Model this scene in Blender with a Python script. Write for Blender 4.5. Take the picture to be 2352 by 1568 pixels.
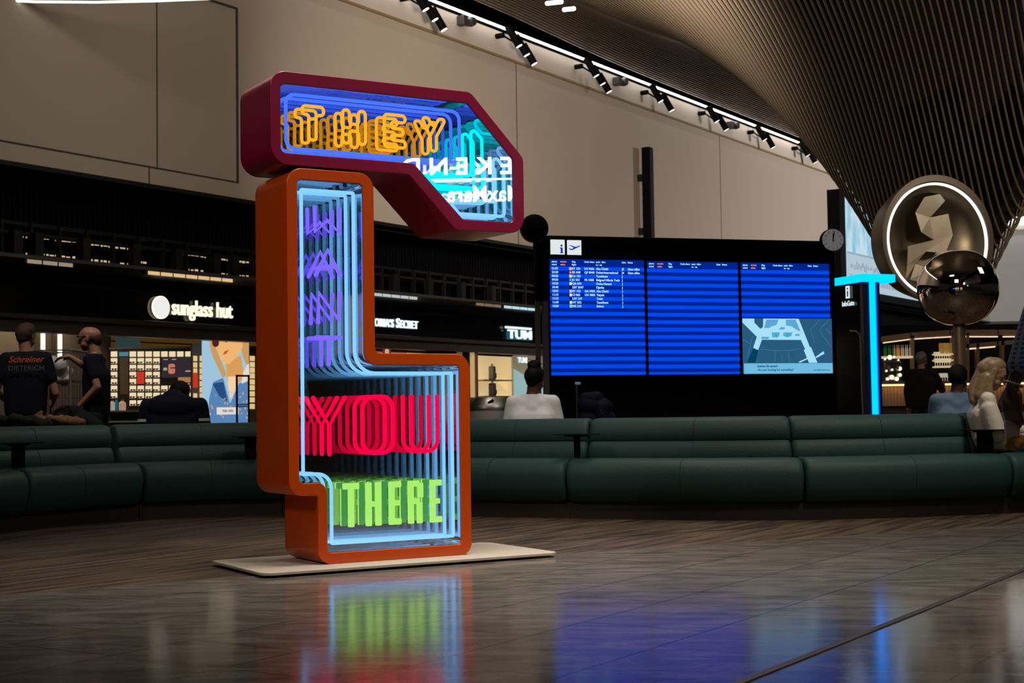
import bpy, bmesh, math, random
from mathutils import Vector, Matrix
random.seed(7)
SC = bpy.context.scene
COL = SC.collection
for o in list(bpy.data.objects):
    bpy.data.objects.remove(o, do_unlink=True)
PI = math.pi
sin, cos = math.sin, math.cos

# ------------------------------------------------------------------ camera
F, PITCH, ROLL, EYE = 3364.0, math.radians(2.726), math.radians(-0.809), 0.9
fw = Vector((0, cos(PITCH), sin(PITCH)))
up0 = Vector((0, -sin(PITCH), cos(PITCH)))
rt0 = Vector((1, 0, 0))
rt = rt0 * cos(ROLL) + up0 * sin(ROLL)
up = -rt0 * sin(ROLL) + up0 * cos(ROLL)
CAM = Vector((0, 0, EYE))
cd = bpy.data.cameras.new('camera')
cam = bpy.data.objects.new('camera', cd)
COL.objects.link(cam)
M = Matrix((rt, up, -fw)).transposed().to_4x4()
M.translation = CAM
cam.matrix_world = M
cd.sensor_width = 36
cd.lens = F / 2352 * 36
cd.clip_start, cd.clip_end = 0.05, 400
cd.dof.use_dof = True
cd.dof.focus_distance = 8.7
cd.dof.aperture_fstop = 6.5
SC.camera = cam

# ------------------------------------------------------------------ view, world, render depth
SC.view_settings.view_transform = 'Standard'
SC.view_settings.look = 'None'
SC.view_settings.gamma = 1
SC.view_settings.exposure = 0.0
SC.view_settings.use_curve_mapping = False
cy = SC.cycles
cy.max_bounces, cy.glossy_bounces, cy.diffuse_bounces = 26, 26, 2
cy.transmission_bounces, cy.transparent_max_bounces = 6, 26
cy.caustics_reflective = cy.caustics_refractive = False
cy.sample_clamp_indirect = 4.0
cy.use_denoising = True
wd = bpy.data.worlds.new('world')
SC.world = wd
wd.use_nodes = True
wd.node_tree.nodes['Background'].inputs[0].default_value = (1.0, 0.9, 0.8, 1)
wd.node_tree.nodes['Background'].inputs[1].default_value = 0.008


def area(name, loc, target, size, power, color=(1, .9, .78), spread=None, sy=None):
    ld = bpy.data.lights.new(name, 'AREA')
    ld.energy, ld.color = power, color
    ld.shape = 'RECTANGLE'
    ld.size, ld.size_y = size, sy or size
    if spread:
        ld.spread = math.radians(spread)
    lo = bpy.data.objects.new(name, ld)
    COL.objects.link(lo)
    lo.location = loc
    lo.rotation_euler = (Vector(target) - Vector(loc)).to_track_quat('-Z', 'Y').to_euler()
    return lo


# unseen area lights added high above the picture for sculpture and sofa
area('unseen_hall_light', (0.3, 8.4, 9.3), (0.1, 8.9, 0), 2.6, 74, (1, .88, .74), 48)
area('unseen_hall_light', (4.5, 3.5, 9.0), (1.0, 8.5, 1.5), 1.5, 34, (1, .86, .76), 50)
area('unseen_hall_light', (-7.0, 2.0, 7.5), (-.6, 8.8, 1.6), 1.5, 12, (1, .85, .7), 40)  # added from the left to lift the sculpture's side face
area('unseen_hall_light', (2.0, 16.0, 9.0), (1, 13.0, 0), 2.0, 170, (1, .88, .76))
# unseen area lights added to brighten the cream wall and far end wall
area('wall_fill', (-1.0, 20.0, 8.8), (-6.5, 27.5, 7.0), 2.0, 150, (1, .86, .72))
area('wall_fill', (2.6, 23.0, 7.75), (1.0, 38.5, 7.2), 1.6, 320, (1, .84, .69), 95)
area('wall_fill', (16.0, 24.0, 8.6), (4.0, 43.0, 6.5), 3.5, 140, (1, .82, .66), 75)
area('wall_fill', (30.0, 42.0, 9.0), (22.0, 76.0, 7.0), 4.0, 5000, (1, .93, .88))
# unseen light added for the funnel's bronze slats
area('funnel_fill', (4.6, 16.5, 5.4), (8.0, 24.5, 7.0), 1.2, 170, (1, .8, .58))
area('bar_fill', (11.5, 22.0, 6.2), (8.0, 26.6, 1.6), 1.2, 75, (1, .8, .6))  # unseen light added to lift the dark bar frame
area('people_fill', (5.5, 9.0, 8.5), (3.9, 12.6, .8), 1.0, 22, (1, .88, .76), 45)  # unseen fills added for the seated and standing people
area('people_fill', (-1.0, 8.8, 8.6), (.25, 13.5, 1.0), 1.0, 5, (1, .9, .8), 26)
area('people_fill', (-4.0, 10.5, 8.0), (-4.4, 14.4, 1.2), 1.0, 16, (1, .86, .74), 36)


# ------------------------------------------------------------------ materials
MATS = {}


def mat(name, col, rough=.6, metal=0.0, emis=None, es=0.0, noise=0.0, nscale=8.0, bump=0.0, bscale=60.0,
        coat=0.0, spec=0.5, sheen=0.0):
    if name in MATS:
        return MATS[name]
    m = bpy.data.materials.new(name)
    m.use_nodes = True
    nt = m.node_tree
    b = nt.nodes['Principled BSDF']
    b.inputs['Base Color'].default_value = (*col, 1)
    b.inputs['Roughness'].default_value = rough
    b.inputs['Metallic'].default_value = metal
    b.inputs['Specular IOR Level'].default_value = spec
    if coat:
        b.inputs['Coat Weight'].default_value = coat
        b.inputs['Coat Roughness'].default_value = .1
    if sheen:
        b.inputs['Sheen Weight'].default_value = sheen
    if emis:
        b.inputs['Emission Color'].default_value = (*emis, 1)
        b.inputs['Emission Strength'].default_value = es
        m.cycles.emission_sampling = 'NONE'
    if noise or bump:
        tc = nt.nodes.new('ShaderNodeTexCoord')
        nz = nt.nodes.new('ShaderNodeTexNoise')
        nz.inputs['Scale'].default_value = nscale
        nz.inputs['Detail'].default_value = 5
        nt.links.new(tc.outputs['Object'], nz.inputs['Vector'])
        if noise:
            mx = nt.nodes.new('ShaderNodeMix')
            mx.data_type = 'RGBA'
            mx.inputs[6].default_value = (*[c * (1 - noise) for c in col], 1)
            mx.inputs[7].default_value = (*[min(1, c * (1 + noise)) for c in col], 1)
            nt.links.new(nz.outputs['Fac'], mx.inputs[0])
            nt.links.new(mx.outputs[2], b.inputs['Base Color'])
        if bump:
            n2 = nt.nodes.new('ShaderNodeTexNoise')
            n2.inputs['Scale'].default_value = bscale
            nt.links.new(tc.outputs['Object'], n2.inputs['Vector'])
            bp = nt.nodes.new('ShaderNodeBump')
            bp.inputs['Strength'].default_value = bump
            bp.inputs['Distance'].default_value = .02
            nt.links.new(n2.outputs['Fac'], bp.inputs['Height'])
            nt.links.new(bp.outputs['Normal'], b.inputs['Normal'])
    MATS[name] = m
    return m


def emat(name, col, s, samp='NONE'):
    if name in MATS:
        return MATS[name]
    m = mat(name, (.0, .0, .0), .6, emis=col, es=s, spec=0)
    m.cycles.emission_sampling = samp
    return m


def nodes_of(m):
    return m.node_tree.nodes, m.node_tree.links, m.node_tree.nodes['Principled BSDF']


# ------------------------------------------------------------------ mesh builder
class MB:
    def __init__(s):
        s.v, s.f = [], []

    def add(s, vs, fs):
        n = len(s.v)
        s.v += [tuple(p) for p in vs]
        s.f += [tuple(i + n for i in f) for f in fs]
        return s

    def box(s, x0, x1, y0, y1, z0, z1):
        return s.add([(x0, y0, z0), (x1, y0, z0), (x1, y1, z0), (x0, y1, z0), (x0, y0, z1), (x1, y0, z1), (x1, y1, z1), (x0, y1, z1)],
                     [(0, 3, 2, 1), (4, 5, 6, 7), (0, 1, 5, 4), (1, 2, 6, 5), (2, 3, 7, 6), (3, 0, 4, 7)])

    def obox(s, c, ax, ay, az, hx, hy, hz):
        c, ax, ay, az = Vector(c), Vector(ax).normalized(), Vector(ay).normalized(), Vector(az).normalized()
        vs = [c + ax * (hx * i) + ay * (hy * j) + az * (hz * k) for k in (-1, 1) for j in (-1, 1) for i in (-1, 1)]
        return s.add(vs, [(0, 2, 3, 1), (4, 5, 7, 6), (0, 1, 5, 4), (1, 3, 7, 5), (3, 2, 6, 7), (2, 0, 4, 6)])

    def prism(s, pts, y0, y1):           # polygon in XZ extruded along Y
        n = len(pts)
        vs = [(x, y0, z) for x, z in pts] + [(x, y1, z) for x, z in pts]
        fs = [tuple(range(n)), tuple(range(2 * n - 1, n - 1, -1))]
        fs += [(i, i + n, (i + 1) % n + n, (i + 1) % n) for i in range(n)]
        return s.add(vs, fs)

    def ringprism(s, outer, inner, y0, y1):   # same count of points
        n = len(outer)
        vs = [(x, y0, z) for x, z in outer] + [(x, y0, z) for x, z in inner] + [(x, y1, z) for x, z in outer] + [(x, y1, z) for x, z in inner]
        fs = []
        for i in range(n):
            j = (i + 1) % n
            fs += [(i, j, j + n, i + n), (i + 2 * n, i + 3 * n, j + 3 * n, j + 2 * n), (i, i + 2 * n, j + 2 * n, j), (i + n, j + n, j + 3 * n, i + 3 * n)]
        return s.add(vs, fs)

    def tube(s, path, r, seg=10, closed=False, caps=True, r2=None):
        P = [Vector(p) for p in path]
        n = len(P)
        rings = []
        prev = None
        for i in range(n):
            a = P[(i - 1) % n] if (closed or i > 0) else P[i]
            b = P[(i + 1) % n] if (closed or i < n - 1) else P[i]
            t = (b - a)
            if t.length < 1e-9:
                t = Vector((0, 0, 1))
            t.normalize()
            if prev is None:
                ref = Vector((0, 1, 0)) if abs(t.y) < .9 else Vector((1, 0, 0))
            else:
                ref = prev
            u = (ref - t * ref.dot(t)).normalized()
            w = t.cross(u)
            prev = u
            rr = r if r2 is None else r + (r2 - r) * i / max(1, n - 1)
            # mitre widening
            k = 1.0
            if 0 < i < n - 1 or closed:
                c = (P[i] - a).normalized().dot((b - P[i]).normalized()) if (P[i] - a).length > 1e-9 and (b - P[i]).length > 1e-9 else 1
                k = 1.0
            rings.append([P[i] + (u * cos(2 * PI * j / seg) + w * sin(2 * PI * j / seg)) * rr * k for j in range(seg)])
        base = len(s.v)
        for rg in rings:
            s.v += [tuple(p) for p in rg]
        m = n if closed else n - 1
        for i in range(m):
            for j in range(seg):
                a0 = base + i * seg + j
                a1 = base + i * seg + (j + 1) % seg
                b0 = base + ((i + 1) % n) * seg + j
                b1 = base + ((i + 1) % n) * seg + (j + 1) % seg
                s.f.append((a0, a1, b1, b0))
        if caps and not closed:
            s.f.append(tuple(base + j for j in range(seg - 1, -1, -1)))
            s.f.append(tuple(base + (n - 1) * seg + j for j in range(seg)))
        return s

    def cyl(s, a, b, r, seg=16, r2=None):
        return s.tube([a, b], r, seg, r2=r2)

    def lathe(s, prof, seg=24, c=(0, 0, 0), axis='z'):
        n = len(prof)
        base = len(s.v)
        for k in range(seg):
            a = 2 * PI * k / seg
            for r, h in prof:
                if axis == 'z':
                    s.v.append((c[0] + r * cos(a), c[1] + r * sin(a), c[2] + h))
                else:
                    s.v.append((c[0] + r * cos(a), c[1] + h, c[2] + r * sin(a)))
        for k in range(seg):
            for i in range(n - 1):
                a0, a1 = base + k * n + i, base + k * n + i + 1
                b0, b1 = base + ((k + 1) % seg) * n + i, base + ((k + 1) % seg) * n + i + 1
                s.f.append((a0, b0, b1, a1) if axis == 'z' else (a0, a1, b1, b0))
        return s

    def sphere(s, c, r, seg=16, rings=10):
        rx, ry, rz = (r, r, r) if not hasattr(r, '__len__') else r
        vs = [(c[0], c[1], c[2] - rz)]
        for i in range(1, rings):
            t = PI * i / rings
            for j in range(seg):
                a = 2 * PI * j / seg
                vs.append((c[0] + rx * sin(t) * cos(a), c[1] + ry * sin(t) * sin(a), c[2] - rz * cos(t)))
        vs.append((c[0], c[1], c[2] + rz))
        fs = [(0, 1 + (j + 1) % seg, 1 + j) for j in range(seg)]
        for i in range(rings - 2):
            for j in range(seg):
                a = 1 + i * seg
                fs.append((a + j, a + (j + 1) % seg, a + seg + (j + 1) % seg, a + seg + j))
        a = 1 + (rings - 2) * seg
        fs += [(a + j, a + (j + 1) % seg, len(vs) - 1) for j in range(seg)]
        return s.add(vs, fs)

    def mesh(s, name='m', smooth=False, angle=None):
        me = bpy.data.meshes.new(name)
        me.from_pydata(s.v, [], s.f)
        me.validate()
        bm = bmesh.new()
        bm.from_mesh(me)
        bmesh.ops.recalc_face_normals(bm, faces=bm.faces)
        bm.to_mesh(me)
        bm.free()
        if smooth:
            me.polygons.foreach_set('use_smooth', [True] * len(me.polygons))
            if angle:
                me.set_sharp_from_angle(angle=math.radians(angle))
        return me


def obj(name, mb, m, parent=None, smooth=False, angle=40, loc=None, rot=None, bevel=0, bseg=2):
    me = mb.mesh(name, smooth or bevel > 0, angle) if isinstance(mb, MB) else mb
    o = bpy.data.objects.new(name, me)
    COL.objects.link(o)
    if m:
        me.materials.clear()
        for k in (m if isinstance(m, (list, tuple)) else [m]):
            me.materials.append(k)
    if parent:
        o.parent = parent
    if loc is not None:
        o.location = loc
    if rot is not None:
        o.rotation_euler = rot
    if bevel:
        bv = o.modifiers.new('bevel', 'BEVEL')
        bv.width, bv.segments, bv.limit_method = bevel, bseg, 'ANGLE'
    return o


def tag(o, label, cat, group=None, kind=None):
    if label:
        o['label'] = label
    if cat:
        o['category'] = cat
    if group:
        o['group'] = group
    if kind:
        o['kind'] = kind
    return o


def thing(name, label, cat, loc=(0, 0, 0), rz=0.0, group=None):
    o = bpy.data.objects.new(name, None)
    COL.objects.link(o)
    o.empty_display_size = .1
    o.location, o.rotation_euler = loc, (0, 0, rz)
    return tag(o, label, cat, group)


def struct(name, mb, m, loc=None, rz=None, smooth=False, parent=None, **k):
    o = obj(name, mb, m, parent, smooth, loc=loc, rot=None if rz is None else (0, 0, rz), **k)
    if not parent:
        o['kind'] = 'structure'
    return o


def copy_thing(root, loc, rz=None, label=None, group=None):
    r = root.copy()
    COL.objects.link(r)
    r.location = loc
    if rz is not None:
        r.rotation_euler = (0, 0, rz)
    if label:
        r['label'] = label
    if group:
        r['group'] = group
    for ch in list(root.children):
        c = ch.copy()
        COL.objects.link(c)
        c.parent = r
        for g in ch.children:
            d = g.copy()
            COL.objects.link(d)
            d.parent = c
    return r


def text_mesh(txt, size, m=None, extrude=.002, align='LEFT', bold=0.0, sx=1.0, space=1.0, shear=0.0, res=3):
    """lettering standing in the XZ plane, readable from -Y"""
    cu = bpy.data.curves.new('t', 'FONT')
    cu.body = txt
    cu.size = size
    cu.extrude = extrude
    cu.align_x = align
    cu.offset = bold
    cu.space_character = space
    cu.shear = shear
    cu.resolution_u = res
    ob = bpy.data.objects.new('t', cu)
    COL.objects.link(ob)
    dg = bpy.context.evaluated_depsgraph_get()
    dg.update()
    me = bpy.data.meshes.new_from_object(ob.evaluated_get(dg))
    bpy.data.objects.remove(ob, do_unlink=True)
    for v in me.vertices:
        x, y, z = v.co
        v.co = (x * sx, -z, y)
    return me


def join_meshes(items, name='m'):
    """items: (mesh, dx, dy, dz) -> one mesh"""
    mb = MB()
    for me, dx, dy, dz in items:
        mb.add([(v.co.x + dx, v.co.y + dy, v.co.z + dz) for v in me.vertices], [tuple(p.vertices) for p in me.polygons])
        bpy.data.meshes.remove(me)
    me = bpy.data.meshes.new(name)
    me.from_pydata(mb.v, [], mb.f)
    return me


def roundpoly(pts, radii, seg=8):
    """polygon (2D) with rounded corners; every corner yields seg+1 points"""
    out = []
    n = len(pts)
    for i in range(n):
        p = Vector(pts[i])
        a, b = Vector(pts[i - 1]), Vector(pts[(i + 1) % n])
        r = radii[i] if hasattr(radii, '__len__') else radii
        da, db = (a - p).normalized(), (b - p).normalized()
        ang = da.angle(db)
        if ang > 3.05:
            out += [tuple(p)] * (seg + 1)
            continue
        d = min(r / max(1e-6, math.tan(ang / 2)), (a - p).length * .49, (b - p).length * .49)
        rr = d * math.tan(ang / 2)
        c = p + (da + db).normalized() * (rr / sin(ang / 2))
        s0, s1 = p + da * d - c, p + db * d - c
        a0 = math.atan2(s0.y, s0.x)
        dl = (math.atan2(s1.y, s1.x) - a0 + PI) % (2 * PI) - PI
        for k in range(seg + 1):
            t = a0 + dl * k / seg
            out.append((c.x + rr * cos(t), c.y + rr * sin(t)))
    return out


# pixel -> place helpers used to read positions off the survey of the room
def ray(x, y):
    return rt * (x - 1176) - up * (y - 784) + fw * F


def atY(x, y, Y):
    d = ray(x, y)
    return CAM + d * (Y / d.y)


WYAW = math.radians(32.77)
WP = Vector((-6.04, 28.0, 0))
WP = Vector((atY(450, 770, 28).x, 28.0, 0))
WD = Vector((sin(WYAW), cos(WYAW), 0))       # along the long wall
WN = Vector((-cos(WYAW), sin(WYAW), 0))      # into the wall
WROT = PI / 2 - WYAW


def wl(s, d=0.0, z=0.0):                      # wall frame -> world
    return WP + WD * s + WN * d + Vector((0, 0, z))


def onwall(px, py, d=0.0):                    # (s, z) on the plane d behind the wall's face
    r = ray(px, py)
    n = -WN
    t = ((WP + WN * d - CAM).dot(n)) / r.dot(n)
    q = CAM + r * t
    return (q - WP).dot(WD), q.z


# ------------------------------------------------------------------ setting materials
def floor_tile():
    m = mat('stone_tile', (.12, .11, .1), .17, spec=.17)
    N, L, b = nodes_of(m)
    tc = N.new('ShaderNodeTexCoord')
    mp = N.new('ShaderNodeMapping')
    mp.inputs['Rotation'].default_value = (0, 0, -WROT)
    mp.inputs['Location'].default_value = (0.31, -2.01, 0)
    L.new(tc.outputs['Object'], mp.inputs['Vector'])
    br = N.new('ShaderNodeTexBrick')
    br.inputs['Color1'].default_value = (.165, .15, .135, 1)
    br.inputs['Color2'].default_value = (.185, .166, .15, 1)
    br.inputs['Mortar'].default_value = (.02, .017, .015, 1)
    br.inputs['Scale'].default_value = 1
    br.inputs['Mortar Size'].default_value = .0045
    br.inputs['Mortar Smooth'].default_value = .3
    br.inputs['Brick Width'].default_value = 1.15
    br.inputs['Row Height'].default_value = .575
    br.offset = .37
    L.new(mp.outputs[0], br.inputs['Vector'])
    m2 = N.new('ShaderNodeMapping')
    m2.inputs['Rotation'].default_value = (0, 0, -WROT - .5)
    m2.inputs['Scale'].default_value = (1.2, 4, 1)
    L.new(tc.outputs['Object'], m2.inputs['Vector'])
    nz = N.new('ShaderNodeTexNoise')
    nz.inputs['Scale'].default_value = 2.2
    nz.inputs['Detail'].default_value = 9
    nz.inputs['Roughness'].default_value = .68
    nz.inputs['Distortion'].default_value = .8
    L.new(m2.outputs[0], nz.inputs['Vector'])
    cr = N.new('ShaderNodeValToRGB')
    cr.color_ramp.elements[0].position, cr.color_ramp.elements[0].color = .36, (.55, .52, .5, 1)
    cr.color_ramp.elements[1].position, cr.color_ramp.elements[1].color = .62, (1.25, 1.22, 1.2, 1)
    L.new(nz.outputs['Fac'], cr.inputs[0])
    mx = N.new('ShaderNodeMix')
    mx.data_type, mx.blend_type = 'RGBA', 'MULTIPLY'
    mx.inputs[0].default_value = 1
    L.new(br.outputs['Color'], mx.inputs[6])
    L.new(cr.outputs[0], mx.inputs[7])
    L.new(mx.outputs[2], b.inputs['Base Color'])
    rr = N.new('ShaderNodeMapRange')
    rr.inputs[3].default_value, rr.inputs[4].default_value = .1, .17
    L.new(nz.outputs['Fac'], rr.inputs[0])
    L.new(rr.outputs[0], b.inputs['Roughness'])
    n3 = N.new('ShaderNodeTexNoise')
    n3.inputs['Scale'].default_value = 5
    L.new(tc.outputs['Object'], n3.inputs['Vector'])
    bp = N.new('ShaderNodeBump')
    bp.inputs['Strength'].default_value, bp.inputs['Distance'].default_value = .03, .003
    L.new(n3.outputs['Fac'], bp.inputs['Height'])
    L.new(bp.outputs[0], b.inputs['Normal'])
    return m


def floor_wood():
    m = mat('walnut_planks', (.1, .07, .05), .5, spec=.25)
    N, L, b = nodes_of(m)
    tc = N.new('ShaderNodeTexCoord')
    mp = N.new('ShaderNodeMapping')
    mp.inputs['Rotation'].default_value = (0, 0, -WROT)
    L.new(tc.outputs['Object'], mp.inputs['Vector'])
    m2 = N.new('ShaderNodeMapping')
    m2.inputs['Scale'].default_value = (.55, 7, 1)
    L.new(mp.outputs[0], m2.inputs['Vector'])
    nz = N.new('ShaderNodeTexNoise')
    nz.inputs['Scale'].default_value, nz.inputs['Detail'].default_value = 2.0, 8
    nz.inputs['Roughness'].default_value = .62
    L.new(m2.outputs[0], nz.inputs['Vector'])
    cr = N.new('ShaderNodeValToRGB')
    cr.color_ramp.elements[0].position, cr.color_ramp.elements[0].color = .4, (.022, .015, .01, 1)
    cr.color_ramp.elements[1].position, cr.color_ramp.elements[1].color = .6, (.125, .083, .054, 1)
    L.new(nz.outputs['Fac'], cr.inputs[0])
    br = N.new('ShaderNodeTexBrick')
    br.inputs['Color1'].default_value, br.inputs['Color2'].default_value = (1, 1, 1, 1), (.8, .8, .8, 1)
    br.inputs['Mortar'].default_value = (.45, .42, .4, 1)
    br.inputs['Scale'].default_value, br.inputs['Mortar Size'].default_value = 1, .0015
    br.inputs['Brick Width'].default_value, br.inputs['Row Height'].default_value = 2.4, .19
    L.new(mp.outputs[0], br.inputs['Vector'])
    mx = N.new('ShaderNodeMix')
    mx.data_type, mx.blend_type = 'RGBA', 'MULTIPLY'
    mx.inputs[0].default_value = 1
    L.new(cr.outputs[0], mx.inputs[6])
    L.new(br.outputs['Color'], mx.inputs[7])
    L.new(mx.outputs[2], b.inputs['Base Color'])
    return m


M_TILE, M_WOOD = floor_tile(), floor_wood()
M_CREAM = mat('cream_fabric_panel', (.52, .44, .37), .85, noise=.03, nscale=40)
M_CREAM2 = mat('pale_band', (.6, .53, .46), .8)
M_TAN = mat('tan_trim', (.3, .2, .1), .6)
M_GROOVE = mat('panel_groove', (.07, .058, .048), .8)
M_BLACK = mat('matt_black', (.004, .004, .005), .6, spec=.08)
M_BLACKG = mat('gloss_black', (.006, .006, .008), .12)
M_DARK = mat('dark_steel', (.014, .015, .017), .45, .2, spec=.3)
M_BROWN = mat('dark_bronze_band', (.045, .036, .03), .45, .3)
M_GREYW = mat('grey_plaster', (.45, .44, .43), .8)
M_STEEL = mat('brushed_steel', (.45, .43, .4), .28, 1.0, noise=.15, nscale=4)
M_CHROME = mat('polished_chrome', (.86, .83, .78), .015, 1.0)
M_LED = emat('white_led', (1, .96, .9), 14, 'AUTO')
M_LEDS = emat('small_white_led', (1, .95, .86), 6)
M_WARM = emat('warm_led', (1, .72, .38), 3.0)
M_WARMD = emat('dim_warm_led', (1, .7, .42), .55)
M_COOL = emat('cool_led', (.75, .95, 1), 2.2)
M_SLAT = mat('bronze_slat', (.3, .235, .17), .42, .35)

# ------------------------------------------------------------------ floors
BND = [(-30, -9.4), (-9, 3.6), (-4, 6.74), (-2.63, 7.51), (-1.41, 8.24), (.24, 9.19), (1.65, 9.88), (2.76, 10.47), (3.8, 11.0), (6, 12.1), (30, 24.2)]
mb = MB()
vs = [(x, y, 0) for x, y in BND] + [(60, 24.2, 0), (60, -30, 0), (-30, -30, 0)]
mb.add(vs, [tuple(range(len(vs)))])
struct('floor', mb, M_TILE)
mb = MB()
vs = [(x, y, 0) for x, y in BND] + [(60, 24.2, 0), (60, 120, 0), (-30, 120, 0)]
mb.add(vs, [tuple(range(len(vs)))])
struct('floor', mb, M_WOOD)
mb = MB()
for (x0, y0), (x1, y1) in zip(BND[1:-1], BND[2:]):
    d = Vector((x1 - x0, y1 - y0, 0))
    mb.obox(((x0 + x1) / 2, (y0 + y1) / 2, .0012), d, Vector((-d.y, d.x, 0)), (0, 0, 1), d.length / 2, .008, .0022)
struct('trim_1', mb, mat('boundary_profile', (.4, .37, .33), .35, .8))
mb = MB()
LN = Vector((cos(WYAW), -sin(WYAW), 0))
c = LN * -2.01
mb.obox((c.x + WD.x * 8, c.y + WD.y * 8, .001), WD, LN, (0, 0, 1), 16, .017, .003)
struct('trim_2', mb, mat('expansion_joint', (.035, .033, .032), .5))
mb = MB()
SEAM = [(-.3, 9.82), (-.07, 9.97), (.9, 10.56), (1.89, 11.08)]
for (x0, y0), (x1, y1) in zip(SEAM, SEAM[1:]):
    d = Vector((x1 - x0, y1 - y0, 0))
    mb.obox(((x0 + x1) / 2, (y0 + y1) / 2, .0008), d, Vector((-d.y, d.x, 0)), (0, 0, 1), d.length / 2, .004, .0018)
struct('trim_3', mb, mat('floor_seam', (.02, .014, .01), .6))

# ------------------------------------------------------------------ the long wall
S0, S1 = -14.0, 58.5
w = struct('wall_left', MB().box(S0, S1, 0, .4, 5.2, 9.94), M_CREAM, WP, WROT)
struct('trim_4', MB().box(S0, S1, -.05, .35, 9.93, 9.99), M_TAN, WP, WROT)
struct('wall_left', MB().box(S0, S1, -.03, .4, 9.99, 10.6), M_CREAM2, WP, WROT)
g = MB()
g.box(1.13, 1.19, -.012, .01, 5.51, 9.02)
g.box(S0, 1.19, -.012, .01, 5.51, 5.54)
g.box(-3.2, 1.19, -.012, .01, 9.0, 9.05)
g.box(-1.0, -.975, -.008, .01, 5.5, 9.0)
g.box(-1.2, -1.175, -.008, .01, 5.2, 5.52)
for px, y0, y1 in [(1187, 150, 540), (1652, 300, 560)]:
    s, _ = onwall(px, 300)
    g.box(s - .012, s + .012, -.008, .01, 5.2, 9.93)
struct('trim_5', g, M_GROOVE, WP, WROT)
# bottom lip of the wall, shadow gap
struct('trim_6', MB().box(S0, S1, -.06, .4, 5.12, 5.2), M_DARK, WP, WROT)

# recess above the shops: black louvres, rails, posts
r = MB()
r.box(S0, S1, .9, 1.0, 3.5, 5.2)
s = S0
while s < 16:
    r.box(s, s + .03, .84, .9, 3.5, 5.15)
    s += .12
struct('wall_left', r, M_BLACK, WP, WROT)
r = MB()
r.box(S0, S1, .55, .62, 4.24, 4.30)
r.box(S0, S1, .5, .62, 4.06, 4.12)
r.box(S0, S1, .35, .5, 3.50, 3.62)
s = S0
while s < 30:
    r.box(s, s + .05, .5, .6, 3.6, 4.3)
    s += .62
for px in (38, 87, 196, 311, 408, 495, 538, 905, 985, 1060, 1130):
    s, _ = onwall(px, 560, .3)
    r.box(s - .09, s + .09, .25, .4, 3.5, 4.1)
struct('wall_left', r, M_DARK, WP, WROT)

# soffit and glossy fascia over the shops
struct('ceiling', MB().box(S0, S1, -1.2, 1.0, 3.44, 3.5), mat('soffit_slats', (.06, .055, .05), .35, .2), WP, WROT)
fa = MB()
fa.prism([(S0, 2.66), (S1, 2.66), (S1, 3.44), (S0, 3.44)], .04, .3)
struct('wall_left', fa, mat('fascia_gloss', (.004, .004, .006), .1, noise=0, bump=.25, bscale=1.2), WP, WROT)
struct('trim_7', MB().box(S0, S1, -.10, .3, 2.56, 2.66), M_BROWN, WP, WROT, bevel=.02)
struct('trim_8', MB().box(S0, S1, .0, .3, 2.36, 2.56), M_BROWN, WP, WROT)
struct('wall_back', MB().box(S0, S1, 5.5, 5.7, 0, 2.9), mat('shop_back', (.06, .04, .025), .7), WP, WROT)
struct('ceiling', MB().box(S0, S1, .3, 5.6, 2.82, 2.9), M_BLACK, WP, WROT)

# far end wall with its own light line
YB = 76.0
xb = 22.0
struct('wall_right', MB().box(xb, 75, YB, YB + .5, 5.2, 9.94).box(xb, 75, YB - .05, YB + .5, 9.99, 10.6), M_GREYW)
struct('trim_9', MB().box(xb, 75, YB - .08, YB + .3, 9.93, 9.99), M_TAN)
struct('wall_right', MB().box(xb - 4, 75, YB + 1, YB + 1.2, 0, 5.2), M_BLACK)
struct('trim_10', MB().box(xb, 75, YB - .1, YB + 1, 5.05, 5.2), M_DARK)

# black void above the slats
struct('ceiling', MB().box(-30, 75, -25, 90, 12.6, 12.8), M_BLACK)


# LED line along the top of the wall: separate light bars
def led_bar(s0, s1, label, y=-.16, z=10.63):
    t = thing('led_light_bar', label, 'light', wl(s0, 0, 0), WROT, 'led bars along the ceiling edge')
    L = s1 - s0
    obj('housing', MB().box(0, L, y - .02, y + .14, z, z + .07), M_BLACK, t)
    obj('diffuser', MB().box(.012, L - .012, y - .05, y - .02, z - .01, z + .04), M_LED, t)
    return t


s, k = -9.0, 0
while s < 56:
    if not 30.2 < s < 31.6:
        led_bar(s, s + 1.62, 'slim white led bar in the line where the cream wall meets the slatted ceiling')
    s += 1.66
t = thing('led_light_bar', 'level white led bar across the grey far end wall', 'light', (25.2, YB - .2, 10.55))
obj('housing', MB().box(0, 12, 0, .15, .06, .16), M_BLACK, t)
obj('diffuser', MB().box(0, 12, -.1, .05, -.06, .06), M_LED, t)

# ------------------------------------------------------------------ spotlights on the band
M_LENS = emat('spot_lens', (1, .96, .88), 2.2)


def spot_cluster(px, py, n, label):
    s, z = onwall(px, py)
    t = thing('spotlight_cluster', label, 'spotlight', wl(s, -.03, z), WROT, 'black spotlight clusters on the wall band')
    obj('bracket', MB().cyl((-.45, 0, .12), (-.45, -.22, .12), .07, 12).cyl((-.5, -.2, .12), (.45, -.2, .0), .025, 8), M_BLACK, t)
    for i in range(n):
        x = -.28 + i * (.72 / max(1, n - 1))
        zc = .1 - .16 * i
        a, b = Vector((x - .05, -.28, zc + .26)), Vector((x + .12, -.5, zc - .24))
        h = obj('lamp_head', MB().tube([a, a.lerp(b, .02), b], .098, 16), M_BLACK, t, smooth=True)
        d = (b - a).normalized()
        obj('lens', MB().tube([b - d * .03, b + d * .012], .084, 16), M_LENS, h, smooth=True)


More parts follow.
